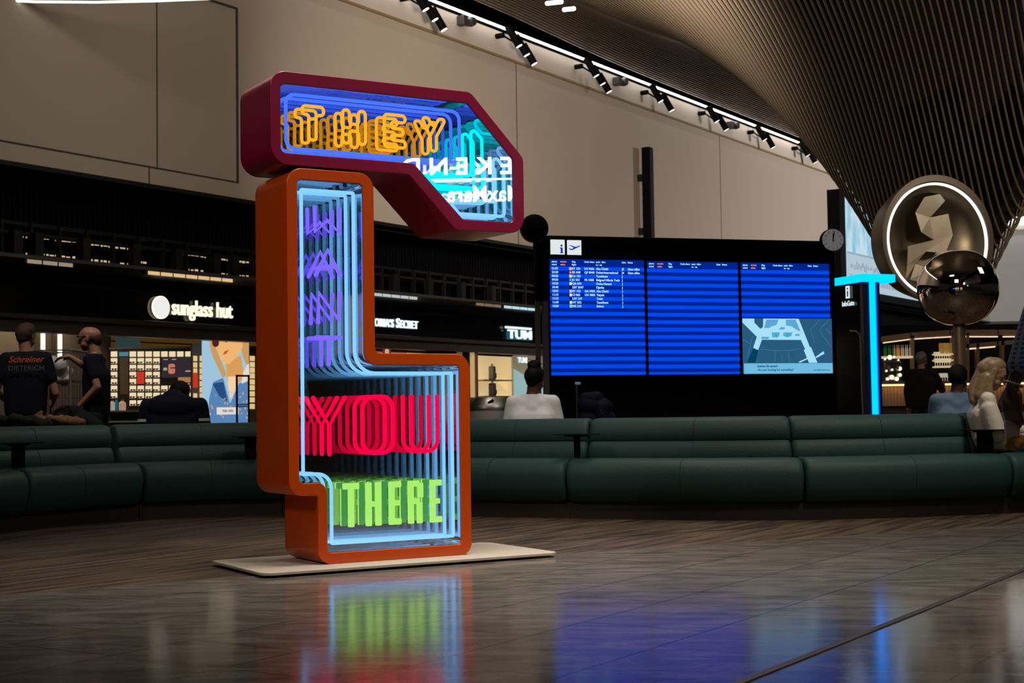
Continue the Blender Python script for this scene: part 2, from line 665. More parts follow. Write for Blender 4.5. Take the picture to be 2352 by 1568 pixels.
for i, (px, py, n) in enumerate([(945, 20, 3), (1160, 103, 3), (1338, 171, 3), (1487, 229, 2), (1617, 275, 2), (1728, 317, 2), (1828, 353, 2), (1908, 385, 2)]):
    names = ['leftmost', 'second from the left', 'third from the left', 'fourth from the left', 'fifth from the left',
             'sixth from the left', 'seventh from the left', 'last before the slatted funnel']
    spot_cluster(px, py, n, 'black %s-headed spotlight cluster on wall band, %s' % (['', '', 'two', 'three'][n], names[i]))
for i, (px, py) in enumerate([(1057, 52), (1412, 190), (1672, 290), (1870, 360)]):
    s, z = onwall(px, py)
    t = thing('small_projector', 'small grey twin projector on the wall band, %s' % ['leftmost of four', 'second of four', 'third of four', 'rightmost of four by the funnel'][i], 'spotlight',
              wl(s, -.03, z), WROT, 'small twin projectors on the wall band')
    obj('mount', MB().box(-.2, -.02, -.22, 0, -.12, .12), mat('grey_metal', (.08, .08, .085), .5, .4), t, bevel=.02)
    obj('lamp_head', MB().lathe([(0, -.3), (.1, -.3), (.13, -.2), (.1, -.06), (0, -.05)], 14, (.14, 0, .02), 'y'), mat('grey_metal', (.08, .08, .085), .5), t, smooth=True)

# column loudspeaker on the wall
s, z = onwall(1463, 340)
t = thing('column_loudspeaker', 'tall black column loudspeaker on cream wall above the flight board', 'loudspeaker', wl(s, 0, 0), WROT)
obj('body', MB().box(-.03, .22, -.42, -.16, z - 3.1, z), M_BLACK, t, bevel=.02)
obj('grille', MB().box(.0, .19, -.44, -.42, z - 3.05, z - .06), mat('speaker_mesh', (.015, .015, .015), .8), t)
obj('bracket', MB().box(-.02, .1, -.16, 0, z - 1.0, z - .8).box(-.02, .1, -.16, 0, z - 2.6, z - 2.4), M_DARK, t)

# ------------------------------------------------------------------ slatted ceiling with its funnel
FX = atY(2163, 552, 28.35)
FS, FD = (Vector((FX.x, FX.y, 0)) - WP).dot(WD), -(Vector((FX.x, FX.y, 0)) - WP).dot(WN)   # along, distance out from wall
HC = 10.75
MQ = atY(2155, 549, 26.0)
MX, MY = Vector((cos(math.radians(18)), sin(math.radians(18)), 0)), Vector((-sin(math.radians(18)), cos(math.radians(18)), 0))


def slat_pt(lat, s):
    dl, ds = lat - FD, s - FS
    pull = .3 * math.exp(-(ds / 6) ** 2) * math.exp(-(dl / 8) ** 2)
    dl2 = dl * (1 - pull)
    r = math.hypot(dl2, ds * .85)
    near = min(1, max(0, lat / 4.5))
    near = near * near * (3 - 2 * near)
    dip = 7.6 * math.exp(-max(0, r - .8) / 3.45) * near
    p = wl(s, -(FD + dl2), 0)
    return Vector((p.x, p.y, HC - dip))


mb = MB()
lat = .4
while lat < FD + 11:
    pts = []
    s = FS - 26
    while s < FS + 34:
        p = slat_pt(lat, s)
        pts.append(p)
        ds = abs(s - FS)
        s += .22 if ds < 4 else (.5 if ds < 10 else 1.2)
    # slats stop at the rim of the funnel's mouth
    runs, cur = [], []
    for p in pts:
        r_ = p - MQ
        u_, d_, h_ = r_.dot(MX), r_.dot(MY), r_.z
        cut = p.z < HC - 7.55 or (abs(u_) < 1.17 and d_ < .3 and d_ > -6 and h_ < math.sqrt(max(0, 1.17 ** 2 - u_ * u_)) + .02)
        if cut:
            if len(cur) > 1:
                runs.append(cur)
            cur = []
        else:
            cur.append(p)
    if len(cur) > 1:
        runs.append(cur)
    for pts in runs:
        n = len(mb.v)
        for i, p in enumerate(pts):
            a = pts[max(0, i - 1)]
            b = pts[min(len(pts) - 1, i + 1)]
            t_ = (b - a).normalized()
            sd = t_.cross(Vector((0, 0, 1))).normalized() * .0105
            nn = sd.cross(t_).normalized() * .06
            if nn.z < 0:
                nn = -nn
            mb.v += [tuple(p - sd), tuple(p + sd), tuple(p + sd + nn), tuple(p - sd + nn)]
        for i in range(len(pts) - 1):
            a = n + i * 4
            for j in range(4):
                mb.f.append((a + j, a + (j + 1) % 4, a + 4 + (j + 1) % 4, a + 4 + j))
    lat += .135
struct('ceiling', mb, M_SLAT)
mb = MB()
lats = [.5 + i * .5 for i in range(int((FD + 10.5) / .5))]
ss = [FS - 26 + i * .75 for i in range(80)]
for a_ in lats:
    for b_ in ss:
        p = slat_pt(a_, b_)
        mb.v.append((p.x, p.y, p.z + .34))


def in_mouth(v):
    r_ = Vector(v) - MQ
    return abs(r_.dot(MX)) < 1.45 and -7 < r_.dot(MY) < .5 and r_.z < 1.75


n_ = len(ss)
for i in range(len(lats) - 1):
    for j in range(n_ - 1):
        if any(in_mouth(mb.v[q_]) for q_ in (i * n_ + j, i * n_ + j + 1, (i + 1) * n_ + j + 1, (i + 1) * n_ + j)):
            continue
        mb.f.append((i * n_ + j, i * n_ + j + 1, (i + 1) * n_ + j + 1, (i + 1) * n_ + j))
struct('ceiling', mb, mat('added_dark_liner', (.004, .004, .004), .95), smooth=True)  # liner added above the slats to darken the gaps between them

# ------------------------------------------------------------------ the neon sculpture
SROT = math.radians(90 - 59.446)
SO = Vector((-1.0861, 8.5244, 0))
M_MAR = mat('burgundy_lacquer', (.25, .004, .042), .3, spec=.5, coat=.15)
M_ORA = mat('orange_lacquer', (.6, .07, .001), .3, spec=.5, coat=.15)
M_REV = mat('polished_reveal', (.55, .6, .62), .05, 1.0)
M_MIR = mat('mirror_back', (.86, .93, .94), .0, 1.0)
M_PLATE = mat('off_white_plate', (.5, .455, .385), .55)
gm = bpy.data.materials.new('two_way_mirror_glass')
gm.use_nodes = True
N, L = gm.node_tree.nodes, gm.node_tree.links
N.remove(N['Principled BSDF'])
tr, gl, mx = N.new('ShaderNodeBsdfTransparent'), N.new('ShaderNodeBsdfGlossy'), N.new('ShaderNodeMixShader')
gl.inputs['Roughness'].default_value = 0
gl.inputs['Color'].default_value = (.98, 1, 1, 1)
tr.inputs['Color'].default_value = (.97, 1, 1, 1)
mx.inputs[0].default_value = .5
L.new(tr.outputs[0], mx.inputs[1])
L.new(gl.outputs[0], mx.inputs[2])
L.new(mx.outputs[0], N['Material Output'].inputs['Surface'])
M_GLASS = gm


def neon(name, col, s):
    return emat(name, col, s, 'AUTO')


N_AMB = neon('neon_amber', (1, .34, .015), 2.8)
N_BLU = neon('neon_blue', (.05, .12, 1), 3.2)
N_CYA = neon('neon_cyan', (0, .78, 1), 2.7)
N_PAL = neon('neon_pale_blue', (.2, .5, 1), 2.7)
N_VIO = neon('neon_violet', (.16, .095, .95), 3.0)
N_RED = neon('neon_red', (1, .0, .045), 2.9)
N_GRN = neon('neon_green', (.36, .75, .13), 2.3)

sc = thing('neon_sculpture', 'tall burgundy and orange arrow shaped sculpture with glowing neon words behind mirror glass', 'sculpture', SO, SROT)
pl = MB()
pp = roundpoly([(-.475, -.225), (1.45, -.225), (1.45, .68), (-.475, .68)], .07)
n = len(pp)
pl.add([(x, y, .014) for x, y in pp] + [(x, y, .03) for x, y in pp], [tuple(range(n)), tuple(range(2 * n - 1, n - 1, -1))] + [(i, (i + 1) % n, (i + 1) % n + n, i + n) for i in range(n)])
obj('base_plate', pl, M_PLATE, sc, bevel=.002)
obj('plate_feet', MB().box(-.35, 1.33, -.1, .55, .0, .014), M_BLACK, sc)

DEP = .51
UP_O = [(-.33, 2.887), (.985, 2.887), (1.364, 2.5), (1.364, 2.021), (.872, 2.021), (.552, 2.341), (-.33, 2.341)]
UP_I = [(-.268, 2.815), (.962, 2.815), (1.288, 2.487), (1.288, 2.086), (.925, 2.086), (.588, 2.41), (-.268, 2.41)]
UP_RO = [.095, .07, .07, .1, .07, .05, .11]
UP_RI = [.03, .02, .02, .03, .02, .03, .03]
LO_O = [(-.234, 2.328), (.318, 2.328), (.318, 1.256), (.956, 1.256), (.956, .03), (-.056, .03), (-.056, .43), (-.234, .43)]
LO_I = [(-.169, 2.262), (.247, 2.262), (.247, 1.187), (.886, 1.187), (.886, .095), (.004, .095), (.004, .503), (-.169, .503)]
LO_RO = [.095, .095, .035, .095, .07, .085, .012, .09]
LO_RI = [.025, .03, .075, .025, .025, .025, .065, .03]


def cabinet(nm, o, ro, i_, ri, y0, y1, m):
    O, I = roundpoly(o, ro, 8), roundpoly(i_, ri, 8)
    obj(nm + '_frame', MB().ringprism(O, I, y0, y1 - .01), m, sc, smooth=True, angle=35, bevel=.004, bseg=2)
    obj(nm + '_back', MB().prism(O, y1 - .01, y1), m, sc, smooth=True, angle=35)
    C = Vector((sum(p[0] for p in I) / len(I), sum(p[1] for p in I) / len(I)))
    I2 = roundpoly(i_, ri, 8)
    # reveal lining standing 2 mm inside the opening
    inner = []
    k = len(I2)
    for q in range(k):
        a, b, c = Vector(I2[q - 1]), Vector(I2[q]), Vector(I2[(q + 1) % k])
        t_ = (c - a).normalized()
        nn = Vector((t_.y, -t_.x))
        inner.append(b + nn * .003)
    if (inner[0] - C).length > (Vector(I2[0]) - C).length:
        inner = []
        for q in range(k):
            a, b, c = Vector(I2[q - 1]), Vector(I2[q]), Vector(I2[(q + 1) % k])
            t_ = (c - a).normalized()
            inner.append(b - Vector((t_.y, -t_.x)) * .003)
    obj(nm + '_reveal', MB().ringprism(I2, [(p.x, p.y) for p in inner], y0 + .012, y0 + .13), M_REV, sc, smooth=True, angle=35)
    g_ = MB()
    g_.add([(x, y0 + .01, z) for x, z in I2], [tuple(range(len(I2)))])
    obj(nm + '_glass', g_, M_GLASS, sc)
    obj(nm + '_mirror', MB().prism(I2, y0 + .12, y0 + .125), M_MIR, sc)


cabinet('upper', UP_O, UP_RO, UP_I, UP_RI, -.0, .5, M_MAR)
cabinet('lower', LO_O, LO_RO, LO_I, LO_RI, .0, DEP, M_ORA)
YT = .064


def tubes(name, paths, m, r=.0105, closed=False, rad=None):
    mb_ = MB()
    for p in paths:
        q = p
        if rad:
            if closed:
                q = roundpoly(p, rad, 6)
            else:
                body = roundpoly([p[0]] + list(p[1:-1]) + [p[-1]], [0.0001] + ([rad] * (len(p) - 2) if not hasattr(rad, '__len__') else list(rad)) + [.0001], 6)
                # drop the synthetic corners of the two ends
                body = body[7:-7]
                q = [p[0]] + body + [p[-1]]
        P3 = [(x, YT, z) for x, z in q]
        mb_.tube(P3, r, 10, closed)
        if not closed:
            for e in (P3[0], P3[-1]):
                mb_.sphere(e, r * .999, 10, 6)
    return obj(name, mb_, m, sc, smooth=True, angle=80)


T_ = [(-.109, 2.71), (.026, 2.71), (.026, 2.66), (-.022, 2.66), (-.022, 2.511), (-.068, 2.511), (-.068, 2.66), (-.109, 2.66)]
H_ = [(.149, 2.71), (.193, 2.71), (.193, 2.628), (.252, 2.628), (.252, 2.71), (.297, 2.71), (.297, 2.51), (.252, 2.51), (.252, 2.586), (.192, 2.586), (.192, 2.51), (.149, 2.51)]
E_ = [(.423, 2.708), (.563, 2.708), (.563, 2.663), (.469, 2.663), (.469, 2.624), (.547, 2.624), (.547, 2.585), (.468, 2.585), (.468, 2.544), (.563, 2.544), (.563, 2.511), (.423, 2.511)]
E_ = [(.423, 2.708), (.563, 2.708), (.563, 2.664), (.469, 2.664), (.469, 2.626), (.549, 2.626), (.549, 2.586), (.469, 2.586), (.469, 2.553), (.563, 2.553), (.563, 2.51), (.423, 2.51)]
Y_ = [(.678, 2.71), (.722, 2.712), (.757, 2.648), (.797, 2.712), (.842, 2.71), (.778, 2.6), (.778, 2.508), (.736, 2.508), (.736, 2.592)]
for nm, L_ in (('t', T_), ('h', H_), ('e', E_), ('y', Y_)):
    o_ = tubes('neon_letter', [L_], N_AMB, .0095, True, .021)
tubes('neon_border', [[(-.212, 2.769), (.938, 2.769), (.938, 2.45), (-.212, 2.45)]], N_BLU, .0105, True, .055)
tubes('neon_stripe', [[(1.021, 2.69), (1.099, 2.61), (1.099, 2.296), (.762, 2.296), (.69, 2.372), (1.021, 2.372)]], N_CYA, .0105, True, .03)
tubes('neon_stripe', [[(1.178, 2.526), (1.256, 2.446), (1.256, 2.13), (.93, 2.13), (.85, 2.212), (1.178, 2.222)]], N_PAL, .0105, True, .03)
tubes('neon_border', [[(-.12, 2.212), (.212, 2.212), (.212, 1.139), (.862, 1.139), (.862, .144), (.056, .144), (.056, .551), (-.12, .551)]], N_PAL, .0105, True, [.006, .006, .13, .006, .006, .006, .125, .006])
tubes('neon_letter', [[(-.036, 2.115), (-.033, 1.968), (.045, 2.04), (.123, 1.968), (.123, 2.113)]], N_VIO, .0125)
tubes('neon_letter', [[(-.03, 1.716), (.046, 1.866), (.124, 1.716)], [(.0, 1.766), (.096, 1.766)]], N_VIO, .0125)
tubes('neon_letter', [[(-.018, 1.437), (-.013, 1.612), (.116, 1.45), (.122, 1.612)]], N_VIO, .0125)
tubes('neon_letter', [[(-.033, 1.348), (.125, 1.348)], [(.047, 1.348), (.047, 1.191)]], N_VIO, .0125)
tubes('neon_letter', [[(-.054, .994), (.046, .832), (.146, .994)], [(.046, .832), (.046, .664)]], N_RED, .013)
tubes('neon_letter', [[(.26, .998), (.459, .998), (.459, .664), (.26, .664)]], N_RED, .013, True, .07)
tubes('neon_letter', [[(.583, .998), (.583, .665), (.761, .665), (.761, .998)]], N_RED, .013, False, [.07, .07])


def bars(L_):
    mb_ = MB()
    for x0, x1, z0, z1 in L_:
        q = roundpoly([(x0, z0), (x1, z0), (x1, z1), (x0, z1)], .006, 3)
        mb_.prism(q, YT - .008, YT + .008)
    return mb_


ZT, ZB, sw = .49, .232, .036
zm = (ZT + ZB) / 2
obj('neon_letter', bars([(.13, .232, ZT - sw, ZT), (.163, .199, ZB, ZT - sw)]), N_GRN, sc)
obj('neon_letter', bars([(.277, .313, ZB, ZT), (.34, .376, ZB, ZT), (.313, .34, zm - .016, zm + .016)]), N_GRN, sc)
obj('neon_letter', bars([(.428, .464, ZB, ZT), (.464, .508, ZT - sw, ZT), (.464, .496, zm - .016, zm + .016), (.464, .508, ZB, ZB + sw)]), N_GRN, sc)
obj('neon_letter', bars([(.556, .592, ZB, ZT), (.592, .63, ZT - sw, ZT), (.622, .656, zm + .026, ZT - .014), (.592, .632, zm - .012, zm + .024), (.616, .65, ZB, zm - .004)]), N_GRN, sc)
obj('neon_letter', bars([(.704, .74, ZB, ZT), (.74, .784, ZT - sw, ZT), (.74, .77, zm - .016, zm + .016), (.74, .784, ZB, ZB + sw)]), N_GRN, sc)
GBACK = emat('letter_back_green', (.12, .6, .14), 1.0)
for o_ in [c for c in sc.children if c.name.startswith('neon_letter')][-5:]:
    me_ = o_.data.copy()
    me_.materials.clear()
    me_.materials.append(GBACK)
    for v in me_.vertices:
        v.co.y = YT + (.0085 if v.co.y < YT else .012)
        v.co.x += (.0015 if v.co.x > 0 else 0)
    b_ = bpy.data.objects.new('letter_backing', me_)
    COL.objects.link(b_)
    b_.parent = o_
for i_, o_ in enumerate([c for c in sc.children if c.name.startswith('neon_letter')]):
    word = ['amber neon letter T of THEY', 'amber neon letter H of THEY', 'amber neon letter E of THEY', 'amber neon letter Y of THEY', 'violet neon letter W', 'violet neon letter A', 'violet neon letter N',
            'violet neon letter T of WANT', 'red neon letter Y', 'red neon letter O', 'red neon letter U', 'green letter T of THERE', 'green letter H of THERE', 'first green letter E of THERE', 'green letter R of THERE', 'last green letter E of THERE']
    if i_ < 16:
        o_['label'] = word[i_]

# ------------------------------------------------------------------ curved sofa
M_SOFA = mat('teal_leather', (.016, .052, .049), .55, noise=.08, nscale=14, bump=.12, bscale=90, spec=.3)
M_SEAM = mat('seam_shadow', (.006, .012, .011), .9)
PATH = [(-4.55, 9.3), (-4.35, 10.4), (-3.97, 11.36), (-3.4, 12.5), (-2.77, 12.97), (-2.09, 13.1), (-1.2, 12.92), (-.37, 12.55), (.42, 12.2), (1.46, 11.78), (2.31, 11.66), (3.2, 11.77), (4.18, 12.09), (5.2, 12.6), (6.2, 13.2)]


def catmull(P, m=12):
    out = []
    for i in range(len(P) - 1):
        p0, p1, p2, p3 = [Vector(P[max(0, min(len(P) - 1, i + k))]) for k in (-1, 0, 1, 2)]
        for k in range(m):
            t = k / m
            out.append(.5 * ((2 * p1) + (p2 - p0) * t + (2 * p0 - 5 * p1 + 4 * p2 - p3) * t * t + (3 * p1 - p0 - 3 * p2 + p3) * t ** 3))
    out.append(Vector(P[-1]))
    return out


CP = catmull(PATH)
for _ in range(6):
    CP = [CP[0]] + [(CP[i - 1] + CP[i] * 2 + CP[i + 1]) / 4 for i in range(1, len(CP) - 1)] + [CP[-1]]
CL = [0.0]
for a, b in zip(CP, CP[1:]):
    CL.append(CL[-1] + (b - a).length)


def at_len(l):
    l = max(0, min(CL[-1] - 1e-4, l))
    i = max(k for k in range(len(CL)) if CL[k] <= l)
    i = min(i, len(CP) - 2)
    t = (l - CL[i]) / (CL[i + 1] - CL[i])
    p = CP[i].lerp(CP[i + 1], t)
    a, b = CP[max(0, i - 2)], CP[min(len(CP) - 1, i + 3)]
    d = (b - a).normalized()
    return p, Vector((-d.y, d.x))


def len_at_x(x):
    best = min(range(len(CP)), key=lambda i: abs(CP[i].x - x) + (5 if CP[i].y < 10.2 and x > -4.2 else 0))
    return CL[best]


SEATP = [(.07, .135), (.03, .16), (-.005, .26), (-.02, .36), (-.008, .425), (.03, .47), (.085, .49), (.2, .497), (.42, .492), (.56, .485), (.56, .15)]
BACKP = [(.52, .44), (.5, .5), (.515, .575), (.545, .625), (.56, .632), (.548, .645), (.55, .72), (.575, .785), (.63, .822), (.7, .83), (.77, .815), (.81, .76), (.82, .6), (.82, .12), (.6, .12), (.57, .44)]
REARP = [(.835, .15), (.835, .44), (.9, .455), (1.3, .46), (1.39, .43), (1.42, .36), (1.4, .2), (1.34, .15)]
PLIN = [(.1, .0), (.1, .135), (.76, .135), (.76, .0)]


def sweep(prof, l0, l1, gap, shrink, closed=True):
    mb_ = MB()
    cx = sum(p[0] for p in prof) / len(prof)
    cz = sum(p[1] for p in prof) / len(prof)
    n_ = max(6, int((l1 - l0) / .09))
    st = [(l0 + gap, shrink * 1.0), (l0 + gap + .006, shrink * .45), (l0 + gap + .02, shrink * .12)]
    st += [(l0 + gap + .05 + (l1 - l0 - 2 * gap - .1) * k / n_, 0) for k in range(n_ + 1)]
    st += [(l1 - gap - .02, shrink * .12), (l1 - gap - .006, shrink * .45), (l1 - gap, shrink)]
    m_ = len(prof)
    for l, sh in st:
        p, nn = at_len(l)
        for a_, z in prof:
            a2 = a_ + (sh if a_ < cx else -sh)
            z2 = z + (sh if z < cz - .05 else -sh)
            mb_.v.append((p.x + nn.x * a2, p.y + nn.y * a2, z2))
    for i in range(len(st) - 1):
        for j in range(m_):
            a0 = i * m_ + j
            a1 = i * m_ + (j + 1) % m_
            mb_.f.append((a0, a1, a1 + m_, a0 + m_))
    mb_.f.append(tuple(range(m_ - 1, -1, -1)))
    mb_.f.append(tuple((len(st) - 1) * m_ + j for j in range(m_)))
    return mb_


def shift_mb(mb_, o):
    mb_.v = [(x - o[0], y - o[1], z - o[2]) for x, y, z in mb_.v]
    return mb_


seams = [.15, 1.15] + [len_at_x(x) for x in (-3.86, -3.17, -2.08, -.83, .45, 2.29, 4.1)] + [CL[-1] - .1]
MODN = ['curving towards the camera at the far left, outside the picture edge', 'at the picture left edge, under the black coat', 'left of the burgundy and orange sculpture, under the tan jacket',
        'directly left of the sculpture, in front of the bowed man', 'mostly hidden behind the sculpture', 'right of the sculpture, in front of the woman in white',
        'under the middle of the flight board', 'under the right end of the flight board', 'at the right picture edge, where the blonde woman sits']
for i in range(len(seams) - 1):
    l0, l1 = seams[i], seams[i + 1]
    p, nn = at_len((l0 + l1) / 2)
    t = thing('sofa_module', 'teal sofa section %s' % MODN[i], 'sofa', (p.x, p.y, 0), 0, 'sections of the curved teal sofa')
    o = (p.x, p.y, 0)
    obj('seat', shift_mb(sweep(SEATP, l0, l1, .006, .035), o), M_SOFA, t, smooth=True, angle=60)
    obj('backrest', shift_mb(sweep(BACKP, l0, l1, .006, .03), o), M_SOFA, t, smooth=True, angle=60)
    if i > 1:
        obj('rear_seat', shift_mb(sweep(REARP, l0, l1, .006, .03), o), M_SOFA, t, smooth=True, angle=60)
        obj('plinth', shift_mb(sweep([(.8, 0), (.8, .15), (1.3, .15), (1.3, 0)], l0, l1, .002, .0), o), mat('plinth_board', (.02, .012, .01), .6), t)
    obj('plinth', shift_mb(sweep(PLIN, l0, l1, .002, .0), o), mat('plinth_board', (.02, .012, .01), .6), t)
    st = MB()
    lm = (l0 + l1) / 2
    pm, nm_ = at_len(lm)
    prof = [(a_, z) for a_, z in SEATP[1:9]]
    st.tube([(pm.x + nm_.x * (a_ - .001) - o[0], pm.y + nm_.y * (a_ - .001) - o[1], z + .0005) for a_, z in prof], .002, 4)
    st.tube([(pm.x + nm_.x * (a_ - .001) - o[0], pm.y + nm_.y * (a_ - .001) - o[1], z + .0005) for a_, z in BACKP[1:9]], .002, 4)
    obj('stitching', st, M_SEAM, t)
    ft = MB()
    for l in (l0 + .12, l1 - .12):
        q, qn = at_len(l)
        ft.cyl((q.x + qn.x * .14 - o[0], q.y + qn.y * .14 - o[1], 0), (q.x + qn.x * .14 - o[0], q.y + qn.y * .14 - o[1], .04), .02, 8)
    obj('foot', ft, M_STEEL, t)


# small black tables standing on planks between seats
def px_of(p):
    v = Vector(p) - CAM
    return 1176 + F * v.dot(rt) / v.dot(fw)


def side_table(px, yt, plankw, label):
    best = min((k * .02 for k in range(10, int(CL[-1] / .02) - 10)), key=lambda l: abs(px_of((at_len(l)[0].x + at_len(l)[1].x * .2, at_len(l)[0].y + at_len(l)[1].y * .2, .9)) - px))
    p, nn = at_len(best)
    X, Y = p.x + nn.x * .2, p.y + nn.y * .2
    q = atY(px, yt, Y)
    t = thing('side_table', label, 'table', (q.x, Y, .499), math.atan2(-nn.x, nn.y), 'small black tables on the sofa')
    h = q.z - .499
    obj('table_top', MB().prism(roundpoly([(-.165, -.008), (.165, -.008), (.165, 0), (-.165, 0)], .003, 2), -.12, .12), M_BLACK, t, loc=(0, 0, h))
    obj('plank', MB().box(-plankw / 2, plankw / 2, -.012, .012, 0, h - .02), M_BLACK, t)
    obj('bracket', MB().box(-.1, .1, -.03, .03, h - .022, h - .008), M_BLACK, t)


side_table(42, 1016, .13, 'small black table on a wide plank on the sofa, by the left picture edge')
side_table(575, 1001, .1, 'small black table on the sofa, mostly hidden behind the orange sculpture')
side_table(1325, 996, .05, 'small black table on a thin post on the sofa, right of the sculpture')
side_table(2262, 986, .15, 'small black table on a wide plank beside the blonde woman')

# ------------------------------------------------------------------ flight board
BO = Vector((.4276, 16.0, 0))
BR = math.radians(16)


def brd(x, y, z):
    return BO + Vector((cos(BR), sin(BR), 0)) * x + Vector((-sin(BR), cos(BR), 0)) * y + Vector((0, 0, z))


fb = thing('flight_board', 'wide black departures board with three blue striped flight screens', 'information board', BO, BR)
obj('housing', MB().box(-.015, 3.47, .01, .16, 0, 2.822).box(-.15, -.015, .03, .14, 2.1, 2.822), M_BLACK, fb, bevel=.006)
obj('side_post', MB().box(-.075, -.018, .02, .08, 0, 2.1), mat('post_grey', (.2, .17, .14), .5), fb)
obj('side_post', MB().box(-.15, -.105, .05, .1, 0, 2.1), mat('post_grey', (.2, .17, .14), .5), fb)
M_SB = emat('screen_bright_blue', (0, .065, .86), 1.0)
M_SD = emat('screen_dark_blue', (.0, .018, .27), 1.0)
M_ST = emat('screen_text', (.42, .75, 1), 1.0)
M_SO = emat('screen_orange_text', (1, .35, .25), .8)
M_SW = emat('screen_white', (.8, .85, .85), .95)
M_SI = emat('icon_blue', (.0, .06, .6), .8)


def screen(x0, x1, z0, z1, label, full=True):
    s_ = MB()
    idx = []
    z = z1
    s_.box(x0, x1, -.004, .01, z1 - .083, z1)
    idx += [1] * 6
    z = z1 - .083
    k = 0
    while z - .0414 > z0 - .001:
        zz = max(z0, z - .0414)
        if abs(z - (z1 - .6375)) < .0414:
            pass
        s_.box(x0, x1, -.004, .01, zz, z)
        idx += [k % 2] * 6
        z -= .0414
        k += 1
    if z > z0 + .001:
        s_.box(x0, x1, -.004, .01, z0, z)
        idx += [k % 2] * 6
    o_ = obj('screen', s_, [M_SB, M_SD], fb)
    for p_, m_ in zip(o_.data.polygons, idx):
        p_.material_index = m_
    o_['label'] = label
    return o_


s1 = screen(0, 1.1, 1.286, 2.562, 'left blue screen listing flights')
s2 = screen(1.14, 2.24, 1.286, 2.555, 'middle blue striped screen without flights')
s3 = screen(2.283, 3.393, 1.922, 2.555, 'right blue striped screen above the map')
obj('bezel_line', MB().box(0, 1.1, -.006, .008, 1.922, 1.928).box(1.14, 2.24, -.006, .008, 1.918, 1.924), M_BLACK, fb)
ROWS = [('21:55', 'EY 124', 'LH 9656', 'Abu Dhabi', 'J5', 'Gate offen'), ('22:20', 'EK 048', 'QF 8048', 'Dubai-International', 'J4', 'Gate offen'), ('08:20', 'C6 152', '', 'Taschkent', 'J', ''),
        ('09:50', 'JU 351', 'FB 1058', 'Belgrad Nikola Tesla', 'J', ''), ('10:20', 'QR 070', '', 'Doha-Hamad', 'J', ''), ('10:40', 'LBT 2047', '', 'Djerba', 'J', ''), ('10:55', 'EY 122', 'GA 9903', 'Abu Dhabi', 'J', ''),
        ('11:15', 'CI 062', 'UX 3002', 'Taipeh', 'J', ''), ('11:15', 'LBT 247', '', 'Tunis', 'J', ''), ('11:40', 'HY 232', '', 'Taschkent', 'J', ''), ('12:00', 'ME 218', '', 'Beirut', 'J', '')]
XC = [.018, .252, .395, .532, .835, .905]
it, io = [], []
for sx, zt, par in ((0, 2.562, s1), (1.14, 2.555, s2), (2.283, 2.555, s3)):
    it, io = [], []
    for x, a_, b_ in ((.018, 'planm.', 'sched'), (.252, 'Flug', 'flight'), (.395, 'Code share', ''), (.532, 'nach · über', 'to · via'), (.835, 'Gate', ''), (.905, 'Status', '')):
        it.append((text_mesh(a_, .025, bold=.0006), sx + x, -.006, zt - .036))
        if b_:
            it.append((text_mesh(b_, .025, bold=.0006), sx + x, -.006, zt - .068))
    io.append((text_mesh('erwart.', .025, bold=.0006), sx + .118, -.006, zt - .036))
    io.append((text_mesh('estim.', .025, bold=.0006), sx + .118, -.006, zt - .068))
    if par is s1:
        for r_, row in enumerate(ROWS):
            z = zt - .083 - .0414 * r_ - .031
            for x, tx in zip(XC, row):
                if tx:
                    it.append((text_mesh(tx, .033, bold=.0009), sx + x, -.006, z))
    obj('lettering', join_meshes(it), M_ST, par)
    obj('lettering', join_meshes(io), M_SO, par)
lc = [(.75, .55, .4), (.9, .02, .1), (.75, .85, .9), (.05, .35, .7), (.8, .7, .85), (.004, .004, .03), (.75, .5, .4), (.8, .8, .9), (.004, .004, .03), (.6, .8, .3), (.5, .85, .7)]
for r_, c_ in enumerate(lc):
    z = 2.562 - .083 - .0414 * r_
    obj('airline_tile', MB().box(.22, .247, -.0065, -.004, z - .036, z - .006), emat('airline_tile_%d' % r_, c_, 1.0), s1)
    if r_ in (1, 7, 10):
        obj('airline_tile', MB().prism([(.226, z - .03), (.241, z - .03), (.2335, z - .012)], -.008, -.0065), emat('tile_mark_%d' % r_, {1: (1, .7, .8), 7: (.8, .5, .6), 10: (0, .2, .15)}[r_], 1), s1)
# pictogram tiles
o_ = obj('pictogram', MB().box(.012, .172, -.006, .01, 2.614, 2.775), M_SW, fb)
i_ = MB().lathe([(0, -.01), (.0125, -.01), (.0125, -.007), (0, -.007)], 16, (.134, 0, 2.71), 'y').box(.124, .147, -.01, -.006, 2.632, 2.682).box(.115, .147, -.01, -.006, 2.68, 2.689).box(.114, .156, -.01, -.006, 2.626, 2.634)
obj('info_symbol', i_, M_SI, o_)
o_ = obj('pictogram', MB().box(.204, .364, -.006, .01, 2.612, 2.773), M_SW, fb)
pl_ = [(.222, 2.716), (.232, 2.718), (.296, 2.7), (.318, 2.704), (.342, 2.716), (.351, 2.713), (.346, 2.704), (.3, 2.682), (.262, 2.664), (.242, 2.661), (.228, 2.67), (.218, 2.682), (.224, 2.684), (.24, 2.676), (.262, 2.679), (.274, 2.69)]
obj('takeoff_symbol', MB().prism(pl_, -.01, -.006), M_SI, o_)
# map screen
mp_ = obj('map_screen', MB().box(2.283, 3.41, -.004, .01, 1.285, 1.918), emat('map_ground', (.022, .1, .2), 1.0), fb)
M_MAP = emat('map_hall', (.4, .78, 1), .95)
M_MAP2 = emat('map_hall_shade', (.12, .42, .7), .9)


def mz(pts):     # crop pixels of the map -> board coordinates
    return [(2.283 + (x - 150) / 2000 * 1.127, 1.918 - (y - 105) / 1250 * .633) for x, y in pts]


